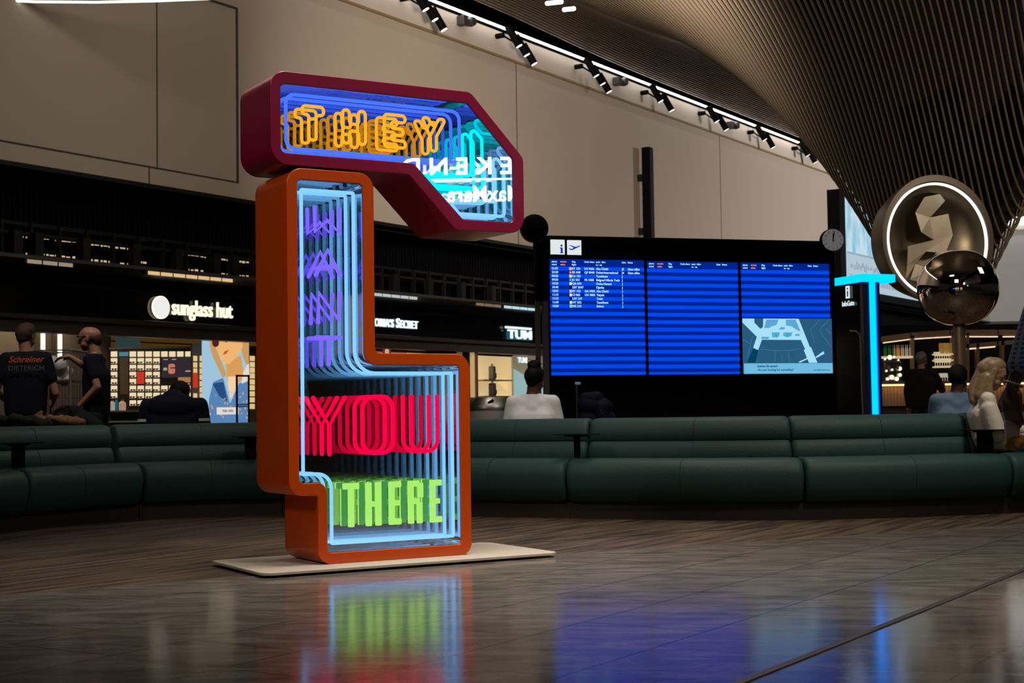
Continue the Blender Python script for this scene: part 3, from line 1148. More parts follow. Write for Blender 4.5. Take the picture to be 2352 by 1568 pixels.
obj('map_hall', MB().prism(mz([(610, 110), (1400, 110), (1640, 760), (1660, 750), (1800, 1110), (1610, 1110), (1500, 820), (1530, 800), (1440, 590), (570, 585), (480, 820), (375, 765), (460, 520), (150, 200), (150, 110), (410, 110), (410, 200), (540, 340), (600, 300)]), -.006, -.004), M_MAP, mp_)
obj('map_wing', MB().prism(mz([(1380, 1085), (1570, 1000), (1580, 1025), (1400, 1110)]), -.006, -.004).prism(mz([(1760, 980), (1940, 850), (1965, 905), (1770, 1005)]), -.006, -.004), M_MAP, mp_)
obj('map_shade', MB().prism(mz([(680, 130), (940, 130), (900, 250), (780, 290), (740, 320), (620, 320)]), -.0075, -.006).prism(mz([(1110, 130), (1330, 130), (1430, 390), (1380, 380), (1230, 280), (1110, 260)]), -.0075, -.006)
    .prism(mz([(945, 350), (1000, 300), (1060, 300), (1100, 325), (1040, 360)]), -.0075, -.006).prism(mz([(790, 420), (970, 420), (950, 510), (900, 540), (800, 530)]), -.0075, -.006)
    .prism(mz([(1050, 420), (1250, 420), (1220, 510), (1130, 530), (1040, 500)]), -.0075, -.006).prism(mz([(560, 520), (720, 520), (720, 575), (560, 570)]), -.0075, -.006)
    .prism(mz([(1320, 455), (1410, 455), (1410, 500), (1310, 500)]), -.0075, -.006), M_MAP2, mp_)
obj('map_mark', MB().prism(mz([(850, 440), (870, 440), (870, 490), (900, 490), (900, 440), (920, 440), (910, 510), (860, 510)]), -.009, -.0075).prism(mz([(1110, 440), (1135, 440), (1140, 480), (1170, 480), (1175, 440), (1195, 440), (1185, 505), (1125, 505)]), -.009, -.0075), emat('map_turquoise', (0, .5, .6), .9), mp_)
obj('map_apron', MB().prism(mz([(375, 770), (485, 820), (410, 1100), (230, 1095)]), -.006, -.004), emat('map_dark', (.0, .05, .11), 1), mp_)
rd = MB()
for L_ in ([(1870, 130), (1660, 360), (1740, 640)], [(2080, 130), (1890, 330), (1900, 430), (2120, 750)], [(2020, 340), (2130, 460)], [(540, 800), (860, 830), (1150, 830), (1440, 790)], [(870, 830), (840, 1090)], [(1010, 920), (1015, 1090)], [(1150, 830), (1180, 1090)], [(370, 500), (310, 700), (240, 1000)], [(150, 580), (310, 680)]):
    rd.tube([(x, -.006, z) for x, z in mz(L_)], .0022, 4)
obj('map_road', rd, emat('map_road', (.06, .26, .42), .9), mp_)
cap = obj('caption_bar', MB().box(2.29, 3.405, -.008, -.004, 1.287, 1.405), emat('caption_blue', (.17, .52, .78), .95), mp_)
obj('lettering', join_meshes([(text_mesh('Suchen Sie etwas?', .035, bold=.0008), 2.452, -.01, 1.362), (text_mesh('Are you looking for something?', .035, bold=.0003, shear=.25), 2.455, -.01, 1.32),
                              (text_mesh('map.frankfurt-airport.com', .02), 3.155, -.01, 1.32)]), emat('caption_text', (.0, .12, .3), .8), cap)

# clocks on the board's shoulders
t = thing('clock', 'round grey faced clock on the right shoulder of flight board', 'clock', brd(3.4, -.1, 2.823), BR - .25)
obj('case', MB().lathe([(0, .0), (.128, 0), (.136, .02), (.136, .1), (.11, .12), (0, .12)], 40, (0, 0, 0), 'y'), M_BLACK, t, smooth=True)
obj('dial', MB().lathe([(0, -.004), (.122, -.004), (.126, .002), (0, .002)], 40, (0, 0, 0), 'y'), mat('clock_dial', (.5, .5, .48), .5, emis=(.6, .62, .62), es=.13), t)
tk = MB()
for k in range(12):
    a_ = k * PI / 6
    d = Vector((sin(a_), 0, cos(a_)))
    tk.obox(d * .108 + Vector((0, -.006, 0)), d, (0, 1, 0), d.cross(Vector((0, 1, 0))), .011, .001, .0022)
obj('hour_marks', tk, M_BLACK, t)
obj('clock_numerals', join_meshes([(text_mesh(str(k or 12), .02, align='CENTER'), .088 * sin(k * PI / 6), -.007, .088 * cos(k * PI / 6) - .007) for k in range(12)]), M_BLACK, t)
for nm, ang, ln, wd_ in (('hour_hand', 1, .07, .007), ('minute_hand', 9, .105, .0045)):
    a_ = math.radians(ang)
    d = Vector((sin(a_), 0, cos(a_)))
    obj(nm, MB().obox(d * (ln / 2 - .012) + Vector((0, -.01, 0)), d, (0, 1, 0), d.cross(Vector((0, 1, 0))), ln / 2 + .012, .0015, wd_), M_BLACK, t)
obj('arm', MB().box(-.05, .0, .02, .1, -.1, .0), M_BLACK, t)
t = thing('clock', 'black clock seen from its unlit side on the left shoulder of flight board', 'clock', brd(-.16, .05, 2.9), BR)
obj('case', MB().lathe([(0, -.06), (.13, -.06), (.152, -.045), (.152, .05), (.13, .06), (0, .06)], 40, (0, 0, 0), 'y'), M_BLACK, t, smooth=True)
obj('rim', MB().lathe([(.152, -.03), (.157, -.02), (.157, .03), (.152, .04)], 40, (0, 0, 0), 'y'), mat('rim_grey', (.25, .23, .2), .4, .6), t, smooth=True)

# ------------------------------------------------------------------ info gate kiosk
kl, kc, kr = atY(1908, 640, 17.94), atY(1983, 628, 17.3), atY(2057, 630, 17.47)
zt = kc.z
M_CY = emat('kiosk_cyan', (0, .25, 1), 3.2)
M_KG = mat('kiosk_grey', (.16, .16, .2), .35, .5)
ki = thing('info_kiosk', 'tall black information kiosk with glowing cyan top band and upright', 'kiosk', (kc.x, kc.y, 0))
dl_ = Vector((kl.x - kc.x, kl.y - kc.y, 0))
dr_ = Vector((kr.x - kc.x, kr.y - kc.y, 0))
lenl, lenr = dl_.length, dr_.length
dl_.normalize()
dr_.normalize()
Z = Vector((0, 0, 1))


def slab(d, a0, a1, dep0, dep1, z0, z1, mb_=None):
    n_ = Vector((-d.y, d.x, 0))
    if n_.y < 0:
        n_ = -n_
    c_ = d * ((a0 + a1) / 2) + n_ * ((dep0 + dep1) / 2) + Z * ((z0 + z1) / 2)
    return (mb_ or MB()).obox(c_, d, n_, Z, (a1 - a0) / 2, (dep1 - dep0) / 2, (z1 - z0) / 2)


obj('light_band', slab(dr_, -.02, lenr, 0, .25, zt - .095, zt, slab(dl_, .0, lenl, 0, .25, zt - .095, zt)), M_CY, ki, bevel=.01)
obj('cabinet', slab(dl_, .04, lenl - .05, .01, .25, 0, zt - .095), M_BLACKG, ki)
obj('door_frame', slab(dl_, lenl - .075, lenl - .06, .02, .04, 0, zt - .1), M_KG, ki)
obj('upright', slab(dr_, .0, .09, .02, .08, 0, zt - .095, slab(dr_, .2, .225, .02, .08, 0, zt - .095)), M_KG, ki)
obj('light_strip', slab(dr_, .09, .17, .01, .06, 0, zt - .095), M_CY, ki)
obj('light_strip_side', slab(dr_, .17, .2, .03, .06, 0, zt - .095), emat('kiosk_blue', (0, .06, 1), 2.0), ki)
hs = [atY(x, y, 17.35) - Vector((kc.x, kc.y, 0)) for x, y in [(1952, 760), (1966, 761), (1974, 768), (1977, 790), (1979, 860), (1980, 900), (1983, 960)]]
obj('cable', MB().tube(hs, .012, 8), mat('cable_grey', (.3, .3, .3), .5), ki, smooth=True)
# lettering on the dark door
an = math.atan2(-dl_.y, -dl_.x)
tm = join_meshes([(text_mesh('InfoGate', .085, align='CENTER', bold=.001, sx=.85), 0, 0, 0)])
nrm = Vector((-(-dl_.y), -dl_.x, 0))
pp_ = dl_ * (lenl * .46) + Z * (zt - .36) + Vector((dl_.y, -dl_.x, 0)) * (.01 if Vector((dl_.y, -dl_.x, 0)).y < 0 else -.01)
M_KT = emat('kiosk_text', (.8, .95, 1), .9)
obj('lettering', tm, M_KT, ki, loc=pp_, rot=(0, 0, an))
sq = MB().box(-.042, .042, -.002, .0, .09, .24)
o_ = obj('info_sign', sq, M_KT, ki, loc=pp_, rot=(0, 0, an))
obj('info_symbol', MB().box(-.011, .011, -.004, -.002, .11, .18).box(-.011, .011, -.004, -.002, .195, .218), M_BLACK, o_)

# ------------------------------------------------------------------ chrome ball on its post
q = atY(2200, 660, 24.0)
t = thing('mirror_ball_post', 'polished chrome ball with a dimpled top on a slim bronze post', 'sculpture', (q.x, q.y, 0))
R_ = .652
prof = []
for k in range(41):
    a_ = PI * k / 40
    rr, zz = R_ * sin(a_), -R_ * cos(a_)
    if k > 30:
        zz -= .05 * ((k - 30) / 10) ** 2 * (1 + .2)
    if k < 9:
        zz += .04 * ((9 - k) / 9) ** 2
    prof.append((rr * (1 + .02 * sin(2 * a_)), zz))
prof[0], prof[-1] = (0.0001, prof[0][1]), (0.0001, prof[-1][1])
obj('ball', MB().lathe(prof, 64, (0, 0, q.z)), M_CHROME, t, smooth=True, angle=180)
obj('post', MB().cyl((0, 0, 0), (0, 0, q.z - .5), .1, 20), mat('bronze_post', (.23, .17, .12), .4, .6), t, smooth=True)

# ------------------------------------------------------------------ funnel mouth
q = atY(2155, 549, 26.0)
t = thing('funnel_mouth', 'round bronze mouth of the slatted funnel with a white light ring and faceted mirror bowl', 'ceiling light', q, math.radians(18))
M_BRZ = mat('bronze_flange', (.17, .145, .11), .45, .5)
M_BRM = mat('bronze_mirror', (.27, .23, .17), .35, 1.0)
obj('flange', MB().lathe([(1.04, .02), (1.04, -.03), (1.15, -.02), (1.16, .05), (1.0, .6), (.9, .6)], 72, (0, 0, 0), 'y'), M_BRZ, t, smooth=True, angle=50)
ring = obj('light_ring', MB().lathe([(1.0, -.045), (1.035, -.045), (1.035, -.005), (1.0, -.005), (1.0, -.045)], 96, (-.03, 0, -.03), 'y'), emat('ring_led', (1, .95, .86), 2.2), t)
obj('bowl', MB().lathe([(1.03, -.0), (.98, .12), (.85, .28), (.6, .42), (.3, .5), (.001, .52)], 72, (-.03, 0, -.03), 'y'), M_BRM, t, smooth=True, angle=180)
fc = MB()
random.seed(11)
TP = {}
grid = [[(-.12, .78), (.22, .85), (.42, .8)], [(-.3, .5), (.02, .42), (.4, .5)], [(-.2, .15), (.1, .02), (.5, .12)], [(-.42, -.1), (-.12, -.2), (.3, -.22)], [(-.55, -.45), (-.28, -.42), (.02, -.5)], [(-.62, -.72), (-.4, -.7), (-.2, -.75)]]


def gp(i, j):
    x, z = grid[i][j]
    return (x, .18 + random.uniform(-.09, .09) + .1 * (1 - x * x - z * z), z)


P_ = [[gp(i, j) for j in range(3)] for i in range(6)]
for i in range(5):
    for j in range(2):
        a_, b_, c_, d_ = P_[i][j], P_[i][j + 1], P_[i + 1][j], P_[i + 1][j + 1]
        for tri in ((a_, b_, c_), (b_, d_, c_)):
            if (i * 7 + j * 3 + (tri[0] == b_)) % 5 != 4:
                fc.add(list(tri) + [(p[0] * .98, p[1] + .02, p[2] * .98) for p in tri], [(0, 1, 2), (5, 4, 3), (0, 3, 4, 1), (1, 4, 5, 2), (2, 5, 3, 0)])
obj('mirror_facets', fc, mat('facet_mirror', (.66, .58, .45), .45, .7), t)

# ------------------------------------------------------------------ giant screen on the wall
sm = bpy.data.materials.new('giant_screen_picture')
sm.use_nodes = True
N, L, b = nodes_of(sm)
b.inputs['Base Color'].default_value = (.02, .02, .02, 1)
tc, mpn, nz, cr = N.new('ShaderNodeTexCoord'), N.new('ShaderNodeMapping'), N.new('ShaderNodeTexNoise'), N.new('ShaderNodeValToRGB')
mpn.inputs['Scale'].default_value = (1.6, 1, .5)
L.new(tc.outputs['Object'], mpn.inputs['Vector'])
L.new(mpn.outputs[0], nz.inputs['Vector'])
nz.inputs['Scale'].default_value, nz.inputs['Detail'].default_value = 1.6, 6
cr.color_ramp.elements[0].position, cr.color_ramp.elements[0].color = .36, (.2, .6, .85, 1)
cr.color_ramp.elements[1].position, cr.color_ramp.elements[1].color = .6, (.62, .86, .95, 1)
L.new(nz.outputs['Fac'], cr.inputs[0])
L.new(cr.outputs[0], b.inputs['Emission Color'])
b.inputs['Emission Strength'].default_value = .8
sm.cycles.emission_sampling = 'NONE'
s0, _ = onwall(1913, 500)
t = thing('giant_screen', 'giant wall screen showing a pale blue picture above the bar', 'screen', wl(s0, 0, 0), WROT)
obj('casing', MB().box(-.6, 17.5, -.5, 0, 5.2, 9.3), M_BLACK, t)
pc = obj('picture', MB().box(0, 17, -.52, -.5, 5.5, 9.14), sm, t)
M_G1, M_G2 = emat('screen_lavender', (.4, .47, .62), .8), emat('screen_slate', (.2, .26, .42), .7)
obj('horizon_band', MB().box(0, 17, -.54, -.52, 5.5, 6.9), emat('screen_ice', (.55, .72, .82), .8), pc)
hb = MB()
hb.box(0, 17, -.56, -.54, 6.86, 6.93)
for k in range(46):
    x = .35 + k * .22
    hb.box(x, x + random.uniform(.05, .16), -.56, -.54, 6.2 + random.uniform(0, .2), 6.2 + random.uniform(.25, .42))
for k in range(30):
    x = .3 + k * .33
    hb.box(x, x + random.uniform(.1, .25), -.56, -.54, 5.75, 5.78 + random.uniform(.1, .3))
obj('skyline', hb, M_G1, pc)
obj('figure', MB().prism([(9.5, 5.5), (11.8, 5.5), (12.2, 7.0), (11.5, 8.2), (10.4, 8.0), (9.8, 7.0)], -.58, -.56), emat('screen_navy', (.02, .08, .2), .8), pc)
obj('figure_arm', MB().prism([(10.1, 6.6), (10.9, 6.1), (11.2, 6.4), (10.6, 7.4)], -.6, -.58), emat('screen_pink', (.8, .3, .34), .8), pc)

# ------------------------------------------------------------------ shops along the wall
M_WOODW = mat('amber_wood', (.3, .16, .05), .5, noise=.3, nscale=3)
M_CREAMW = mat('shop_cream', (.62, .5, .32), .7)


def wquad(name, x0, y0, x1, y1, d, th, m, parent=None, **k):
    """upright box parallel to the wall whose face spans these picture points"""
    a_, za = onwall(x0, y0, d)
    b_, zb = onwall(x1, y1, d)
    lo = MB().box(0, b_ - a_, 0, th, zb, za)
    return obj(name, lo, m, parent, **k), a_


def wthing(name, label, cat, px, d, group=None):
    s_, _ = onwall(px, 900, d)
    return thing(name, label, cat, wl(s_, d, 0), WROT, group), s_


# soffit light strips
for a_, b_, m_, lb in ((60, 168, emat('soffit_dim', (1, .8, .6), .3), 'dim warm light strip in soffit at the far left'), (338, 535, emat('soffit_warm', (1, .66, .32), .75), 'warm light strip in soffit above the sunglass shop sign'), (835, 958, emat('soffit_cool', (.8, .9, .9), .6), 'white light strip in soffit right of the orange sculpture'),
                       (1092, 1150, emat('soffit_faint', (1, .7, .45), .2), 'faint warm light strip in soffit left of the cool one'), (1156, 1228, emat('soffit_cyan', (.55, .85, .95), .9), 'cool white light strip in soffit beside the flight board')):
    s0_, _ = onwall(a_, 650, -1.2)
    s1_, _ = onwall(b_, 650, -1.2)
    t = thing('soffit_light', lb, 'light', wl(s0_, -1.2, 3.365), WROT, 'soffit light strips')
    obj('housing', MB().box(-.03, s1_ - s0_ + .03, .0, .12, .0, .07), M_DARK, t)
    n_ = max(3, int((s1_ - s0_) / .3))
    db = MB()
    for k in range(n_):
        db.box((s1_ - s0_) * k / n_ + .02, (s1_ - s0_) * (k + 1) / n_ - .02, -.015, .0, .0, .06)
    obj('diffuser', db, m_, t)
# reflected glimmers between the balcony posts, painted as glowing strips
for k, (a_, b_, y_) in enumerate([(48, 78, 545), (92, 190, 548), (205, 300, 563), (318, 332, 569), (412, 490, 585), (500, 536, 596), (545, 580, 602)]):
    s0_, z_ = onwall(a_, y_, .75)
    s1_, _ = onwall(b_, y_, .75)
    t = thing('balcony_glint', 'thin broken line of painted warm glints behind the black balcony posts, %s' % ['leftmost', 'second from left', 'third from left', 'shortest', 'above the shop sign', 'left of the last post', 'rightmost before sculpture'][k], 'light',
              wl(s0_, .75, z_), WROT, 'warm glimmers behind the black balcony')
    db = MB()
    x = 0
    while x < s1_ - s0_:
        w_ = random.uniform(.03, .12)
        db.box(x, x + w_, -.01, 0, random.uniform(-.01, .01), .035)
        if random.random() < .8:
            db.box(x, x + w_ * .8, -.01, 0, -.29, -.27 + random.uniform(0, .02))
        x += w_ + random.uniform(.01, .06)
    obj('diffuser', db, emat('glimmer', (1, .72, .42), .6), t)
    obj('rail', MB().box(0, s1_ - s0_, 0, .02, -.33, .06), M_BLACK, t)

# ---- sunglass shop
t, s_ = wthing('shop_sign', 'glowing shop sign reading sunglass hut with round white disc', 'sign', 351, .0)
xe, z0_ = onwall(530, 728, 0)
_, zc_ = onwall(371, 706, 0)
w_ = xe - s_
obj('disc', MB().lathe([(0, -.05), (.19, -.05), (.2, -.04), (.2, 0), (0, 0)], 40, (.19, 0, zc_), 'y'), emat('sign_disc', (.85, .85, .82), 1.0), t, smooth=True, angle=30)
obj('disc_glow', MB().lathe([(.2, -.03), (.212, -.03), (.212, 0), (.2, 0)], 40, (.19, 0, zc_), 'y'), M_WARM, t)
tm = text_mesh('sunglass hut', .42, extrude=.02, bold=.0035, sx=.66, space=1.02)
wx = max(v.co.x for v in tm.vertices)
for v in tm.vertices:
    v.co.x *= (w_ - .44) / wx
a1 = onwall(392, 706, 0)[0] - s_
obj('lettering', tm, emat('sign_text_warm', (1, .86, .62), 1.3), t, loc=(a1, -.03, onwall(400, 722, 0)[1] - .0))
area('shop_lamp', tuple(wl(-2.0, 2.6, 2.72)), tuple(wl(-2, 3.0, 0)), 2.5, 55, (1, .78, .5))
area('shop_lamp', tuple(wl(10.2, 1.2, 2.5)), tuple(wl(10.2, 1.6, 0)), 1.2, 45, (1, .8, .52))

YS = 29.4


def SP(x, y, Y=YS):
    return atY(x, y, Y)


back = SP(345, 860, 29.6)
t = thing('display_wall', 'dark display wall of lit sunglass niches in the sunglass shop', 'display', (back.x, 29.5, 0))
x0_, x1_ = SP(252, 860).x - back.x, SP(443, 860).x - back.x
zt_, zb_ = SP(300, 801).z, 0.0
obj('carcass', MB().box(x0_, x1_, 0, .12, .2, zt_), mat('display_black', (.02, .018, .016), .5), t)
obj('top_rail', MB().box(x0_ - .02, x1_ + .02, -.06, .12, zt_, zt_ + .035), mat('rail_grey', (.25, .22, .19), .5), t)
M_NI = emat('niche_light', (1, .8, .5), .85)
cols = [259, 302.4, 320.5, 338.8, 356.8, 375, 393.3, 411.6, 430.4]
rows = [812.5, 828, 843.5, 859.5, 875.5, 891.5, 907.5, 925]
spots_ = []
for i, cx in enumerate(cols):
    for j, ry in enumerate(rows):
        if i >= 5 and 1 <= j <= 4 and not (i == 8 and j == 4):
            continue
        if i == 2 and j == 3 or i == 2 and j == 4 or (j == 7 and (i == 0 or i > 3)):
            continue
        p = SP(cx, ry - (cx - 340) * .006 * 0)
        obj('niche', MB().box(-.064, .064, -.012, 0, -.054, .054), M_NI, t, loc=(p.x - back.x, 0, p.z))
        if j > 0:
            spots_.append(p)
pn = MB()
a_, b_ = SP(369, 819), SP(438, 866)
obj('ad_panel', MB().box(a_.x - back.x, b_.x - back.x, -.02, 0, b_.z, a_.z), emat('ad_dark', (.03, .022, .028), 1), t)
a_, b_ = SP(384.5, 835), SP(400, 858)
obj('ad_portrait', MB().prism([(x - back.x, z) for x, z in roundpoly([(a_.x, b_.z), (b_.x, b_.z), (b_.x, a_.z), (a_.x, a_.z)], .04, 3)], -.024, -.02), emat('ad_skin', (.6, .2, .1), .9), t)
obj('ad_glasses', MB().box(SP(387, 0).x - back.x, SP(398, 0).x - back.x, -.028, -.024, SP(390, 846).z, SP(390, 843).z), emat('ad_plum', (.1, .01, .03), 1), t)
obj('ad_text', MB().box(SP(371, 0).x - back.x, SP(379, 0).x - back.x, -.024, -.02, SP(375, 850).z, SP(375, 844).z).box(SP(421, 0).x - back.x, SP(436, 0).x - back.x, -.024, -.02, SP(375, 854).z, SP(375, 851).z)
    .box(SP(371, 0).x - back.x, SP(381, 0).x - back.x, -.024, -.02, SP(375, 826).z, SP(375, 824).z).box(SP(390, 0).x - back.x, SP(400, 0).x - back.x, -.024, -.02, SP(375, 826).z, SP(375, 824).z), emat('ad_white', (.6, .58, .55), .6), t)
a_, b_ = SP(312.5, 853), SP(328.5, 881)
obj('red_card', MB().box(a_.x - back.x, b_.x - back.x, -.02, 0, b_.z, a_.z), emat('red_card', (.6, .04, .02), .9), t)
a_, b_ = SP(407, 866), SP(437, 880)
obj('ad_strip', MB().box(a_.x - back.x, b_.x - back.x, -.024, -.02, b_.z, a_.z), emat('ad_orange', (.55, .25, .1), .7), t)
a_, b_ = SP(271, 808), SP(292, 817)
obj('blue_header', MB().box(a_.x - back.x, b_.x - back.x, -.02, 0, b_.z, a_.z), emat('header_teal', (.1, .3, .38), .7), t)
a_, b_ = SP(273, 820), SP(292, 905)
obj('mirror_panel', MB().box(a_.x - back.x, b_.x - back.x, -.015, 0, b_.z, a_.z), mat('mirror_brown', (.2, .14, .1), .3), t)

M_GLS = mat('sunglass_acetate', (.02, .012, .01), .25)
proto = None


def make_glasses(w_=.11):
    g_ = MB()
    for sx in (-1, 1):
        q = roundpoly([(sx * .028 - .022, -.016), (sx * .028 + .022, -.016), (sx * .028 + .024, .016), (sx * .028 - .024, .016)], .012, 3)
        g_.prism(q, -.055, -.05)
        g_.tube([(sx * .052, -.052, .01), (sx * .054, -.01, .008), (sx * .052, .0, -.004)], .003, 5)
    g_.tube([(-.008, -.052, .004), (0, -.054, .007), (.008, -.052, .004)], .003, 5)
    return g_


gme = make_glasses().mesh('sunglasses', True, 30)
for k, p in enumerate(spots_):
    o_ = bpy.data.objects.new('sunglasses', gme)
    if k == 0:
        gme.materials.append(M_GLS)
    COL.objects.link(o_)
    o_.location = (p.x + random.uniform(-.01, .02), 29.49, p.z - .035)
    tag(o_, 'dark pair of sunglasses in a lit niche of the shop display wall', 'sunglasses', 'sunglasses in the lit niches')

# angled niches left and right of the poster
t, s_ = wthing('display_tower', 'amber lit column of sunglass niches between display wall and poster', 'display', 442, .9)
for nm_, px0, px1 in (('carcass', 442, 475),):
    b_, _ = onwall(px1, 900, .9)
    obj('carcass', MB().box(0, b_ - s_, 0, .05, .0, 2.34), mat('tower_brown', (.1, .05, .015), .5), t)
    for j, y_ in enumerate([823, 838, 852, 866, 881, 895, 909, 924]):
        for x_, hw in ((448, .05), (465, .08)):
            if j in (3, 4, 5) and x_ == 448:
                continue
            a_, z_ = onwall(x_, y_, .9)
            obj('niche', MB().box(-hw, hw, -.012, 0, -.052, .052), emat('niche_amber', (1, .7, .3), .75), t, loc=(a_ - s_, 0, z_))
    a_, z_ = onwall(448, 874, .9)
    obj('red_card', MB().box(-.06, .06, -.015, 0, -.14, .16), emat('red_card', (.6, .04, .02), .9), t, loc=(a_ - s_, 0, z_))
t, s_ = wthing('display_tower', 'amber lit column of sunglass niches right of the fashion poster', 'display', 573, .9)
obj('carcass', MB().box(0, .5, 0, .2, 0, 2.34), mat('tower_brown', (.1, .05, .015), .5), t)
for j, y_ in enumerate([823, 837, 850, 863, 877, 890, 904, 918, 933]):
    a_, z_ = onwall(579, y_, .9)
    obj('niche', MB().box(-.07, .07, -.012, 0, -.052, .052), emat('niche_amber', (1, .7, .3), .75), t, loc=(a_ - s_, 0, z_))

# fashion poster light box
t, s_ = wthing('fashion_poster', 'large lit fashion poster of a blond person wearing sunglasses and blue floral shirt', 'poster', 474, .3)
D_ = .3


def wp(pts):
    return [(onwall(240 + x / 6.272, 740 + y / 6.272, D_)[0] - s_, onwall(240 + x / 6.272, 740 + y / 6.272, D_)[1]) for x, y in pts]


bx = wp([(1465, 215), (2080, 245), (2085, 1700), (1468, 1700)])
bx = [(bx[0][0], bx[0][1]), (bx[1][0], bx[0][1]), (bx[1][0], .25), (bx[0][0], .25)]
obj('light_box', MB().prism(bx, 0, .12), emat('poster_sky', (.36, .58, .74), .95), t)
lay = [('poster_hair', [(1505, 225), (1600, 228), (1600, 360), (1680, 560), (1760, 760), (1700, 800), (1640, 660), (1560, 500), (1520, 360)], emat('poster_hair', (.62, .34, .12), .95)),
       ('poster_hair', [(1940, 235), (2075, 240), (2080, 640), (2030, 590), (1985, 480)], emat('poster_hair', (.62, .34, .12), .95)),
       ('poster_neck', [(1740, 560), (1960, 480), (2010, 780), (1900, 900), (1770, 860)], emat('poster_neck', (.7, .33, .1), 1)),
       ('poster_face', [(1570, 230), (1985, 235), (1980, 360), (1900, 500), (1790, 600), (1720, 600), (1660, 500), (1600, 380)], emat('poster_skin', (.86, .46, .17), 1)),
       ('poster_shirt', [(1560, 860), (1700, 800), (1800, 1180), (1930, 880), (2080, 830), (2085, 1690), (1470, 1690), (1500, 1100)], emat('poster_shirt', (.1, .24, .48), .95)),
       ('poster_skin', [(1770, 780), (1920, 780), (1900, 900), (1810, 1120), (1770, 900)], emat('poster_skin2', (.9, .62, .38), 1)),
       ('poster_collar', [(1990, 720), (2070, 570), (2080, 830), (1960, 890)], emat('poster_white', (.8, .74, .68), .95)),
       ('poster_shade', [(1540, 880), (1700, 860), (1760, 1150), (1640, 1060)], emat('poster_navy', (.02, .08, .24), .9))]
for k, (nm_, pts, m_) in enumerate(lay):
    obj(nm_, MB().prism(roundpoly(wp(pts), .02, 3), -.004 - .003 * k, -.001 - .003 * k), m_, t)
gl_ = MB()
for c_, r_ in (((1585, 295), (.095, .085)), ((1735, 245), (.085, .06))):
    (cx, cz), = wp([c_])
    gl_.prism([(cx + r_[0] * cos(a_ * PI / 10), cz + r_[1] * sin(a_ * PI / 10)) for a_ in range(20)], -.03, -.026)
obj('poster_sunglasses', gl_, emat('poster_lens', (.07, .015, .02), 1), t)
(cx, cz), = wp([(1735, 430)])
obj('poster_lips', MB().prism([(cx - .09, cz - .05), (cx, cz - .035), (cx + .09, cz + .05), (cx + .02, cz + .03), (cx - .04, cz + .01)], -.03, -.026), emat('poster_lips', (.55, .08, .04), 1), t)
fl = MB()
random.seed(5)
for k in range(48):
    (cx, cz), = wp([(random.uniform(1490, 2060), random.uniform(1000, 1690))])
    r_ = random.uniform(.012, .026)
    fl.prism([(cx + r_ * cos(a_ * PI / 3), cz + r_ * sin(a_ * PI / 3) * 1.2) for a_ in range(6)], -.028, -.025)
obj('poster_flowers', fl, emat('poster_flower', (.75, .45, .25), .8), t)
a_, b_ = wp([(1600, 1225), (1915, 1325)])
o_ = obj('poster_label', MB().box(a_[0], b_[0], -.034, -.03, b_[1], a_[1]), emat('poster_white', (.8, .74, .68), .95), t)
tm = text_mesh('miu miu', .09, align='CENTER', bold=.001)
obj('lettering', tm, emat('poster_ink', (.12, .1, .1), 1), o_, loc=((a_[0] + b_[0]) / 2, -.036, b_[1] + .05))
ch = MB()
for x0, x1, y0, y1 in ((1745, 1765, 760, 1690), (1918, 1935, 760, 1690), (1745, 1935, 760, 790), (1765, 1918, 1180, 1195), (1765, 1918, 1208, 1222)):
    a_, b_ = wp([(x0, y0), (x1, y1)])
    ch.box(a_[0], b_[0], -.3, -.27, min(a_[1], b_[1]) if y1 < 1690 else .02, max(a_[1], b_[1]))
tch = thing('display_stand', 'thin black metal display stand in front of the fashion poster', 'stand', t.location, WROT)
obj('frame', ch, M_BLACK, tch)

# left part of the shop: pale wall panels with upright lights, amber boards above the display
bw, s_ = wquad('wall_back', -20, 757, 255, 960, 2.6, .05, mat('shop_panel_brown', (.1, .075, .055), .6))
bw.location, bw.rotation_euler = wl(s_, 2.6, 0), (0, 0, WROT)
bw['kind'] = 'structure'
t, s_ = wthing('light_column', 'left one of two upright white light tubes on the shop wall', 'light', 97, 2.4, 'upright light tubes in the shop')
z0_, z1_ = onwall(101, 803, 2.4)[1], onwall(101, 756, 2.4)[1]
obj('tube', MB().cyl((.03, 0, z0_ - .5), (.03, 0, z1_ + .15), .03, 12), emat('tube_warm', (1, .93, .78), 2.2), t)
obj('holder', MB().box(-.02, .08, .03, .18, z0_ - .6, z1_ + .2), M_STEEL, t)
copy_thing(t, wl(onwall(136, 900, 2.4)[0], 2.4, 0), WROT, 'right one of two upright white light tubes on the shop wall')
t, s_ = wthing('wood_board', 'amber slatted board high behind the sunglass display wall', 'panel', 246, 3.2)
b_ = onwall(600, 900, 3.2)[0] - s_
sl = MB()
for k in range(6):
    sl.box(0, b_, -.02, .02, 1.93 + k * .14, 2.04 + k * .14)
obj('slats', sl, mat('amber_slat', (.32, .17, .03), .5, emis=(1, .45, .06), es=.05), t)
obj('backing', MB().box(0, b_, .02, .06, 0, 2.8), M_BLACK, t)
tp, s_ = wthing('teal_sign', 'small dim teal panel hanging above the sunglass display wall', 'panel', 268, 2.9)
b_, zz = onwall(322, 775, 2.9)
_, z2 = onwall(322, 800, 2.9)
obj('panel', MB().box(0, b_ - s_, 0, .03, z2, zz), mat('teal_panel', (.1, .16, .15), .5, emis=(.3, .6, .55), es=.06), tp)
obj('hanger', MB().box(.1, .11, .0, .01, zz, 2.82).box(b_ - s_ - .12, b_ - s_ - .11, .0, .01, zz, 2.82), M_BLACK, tp)

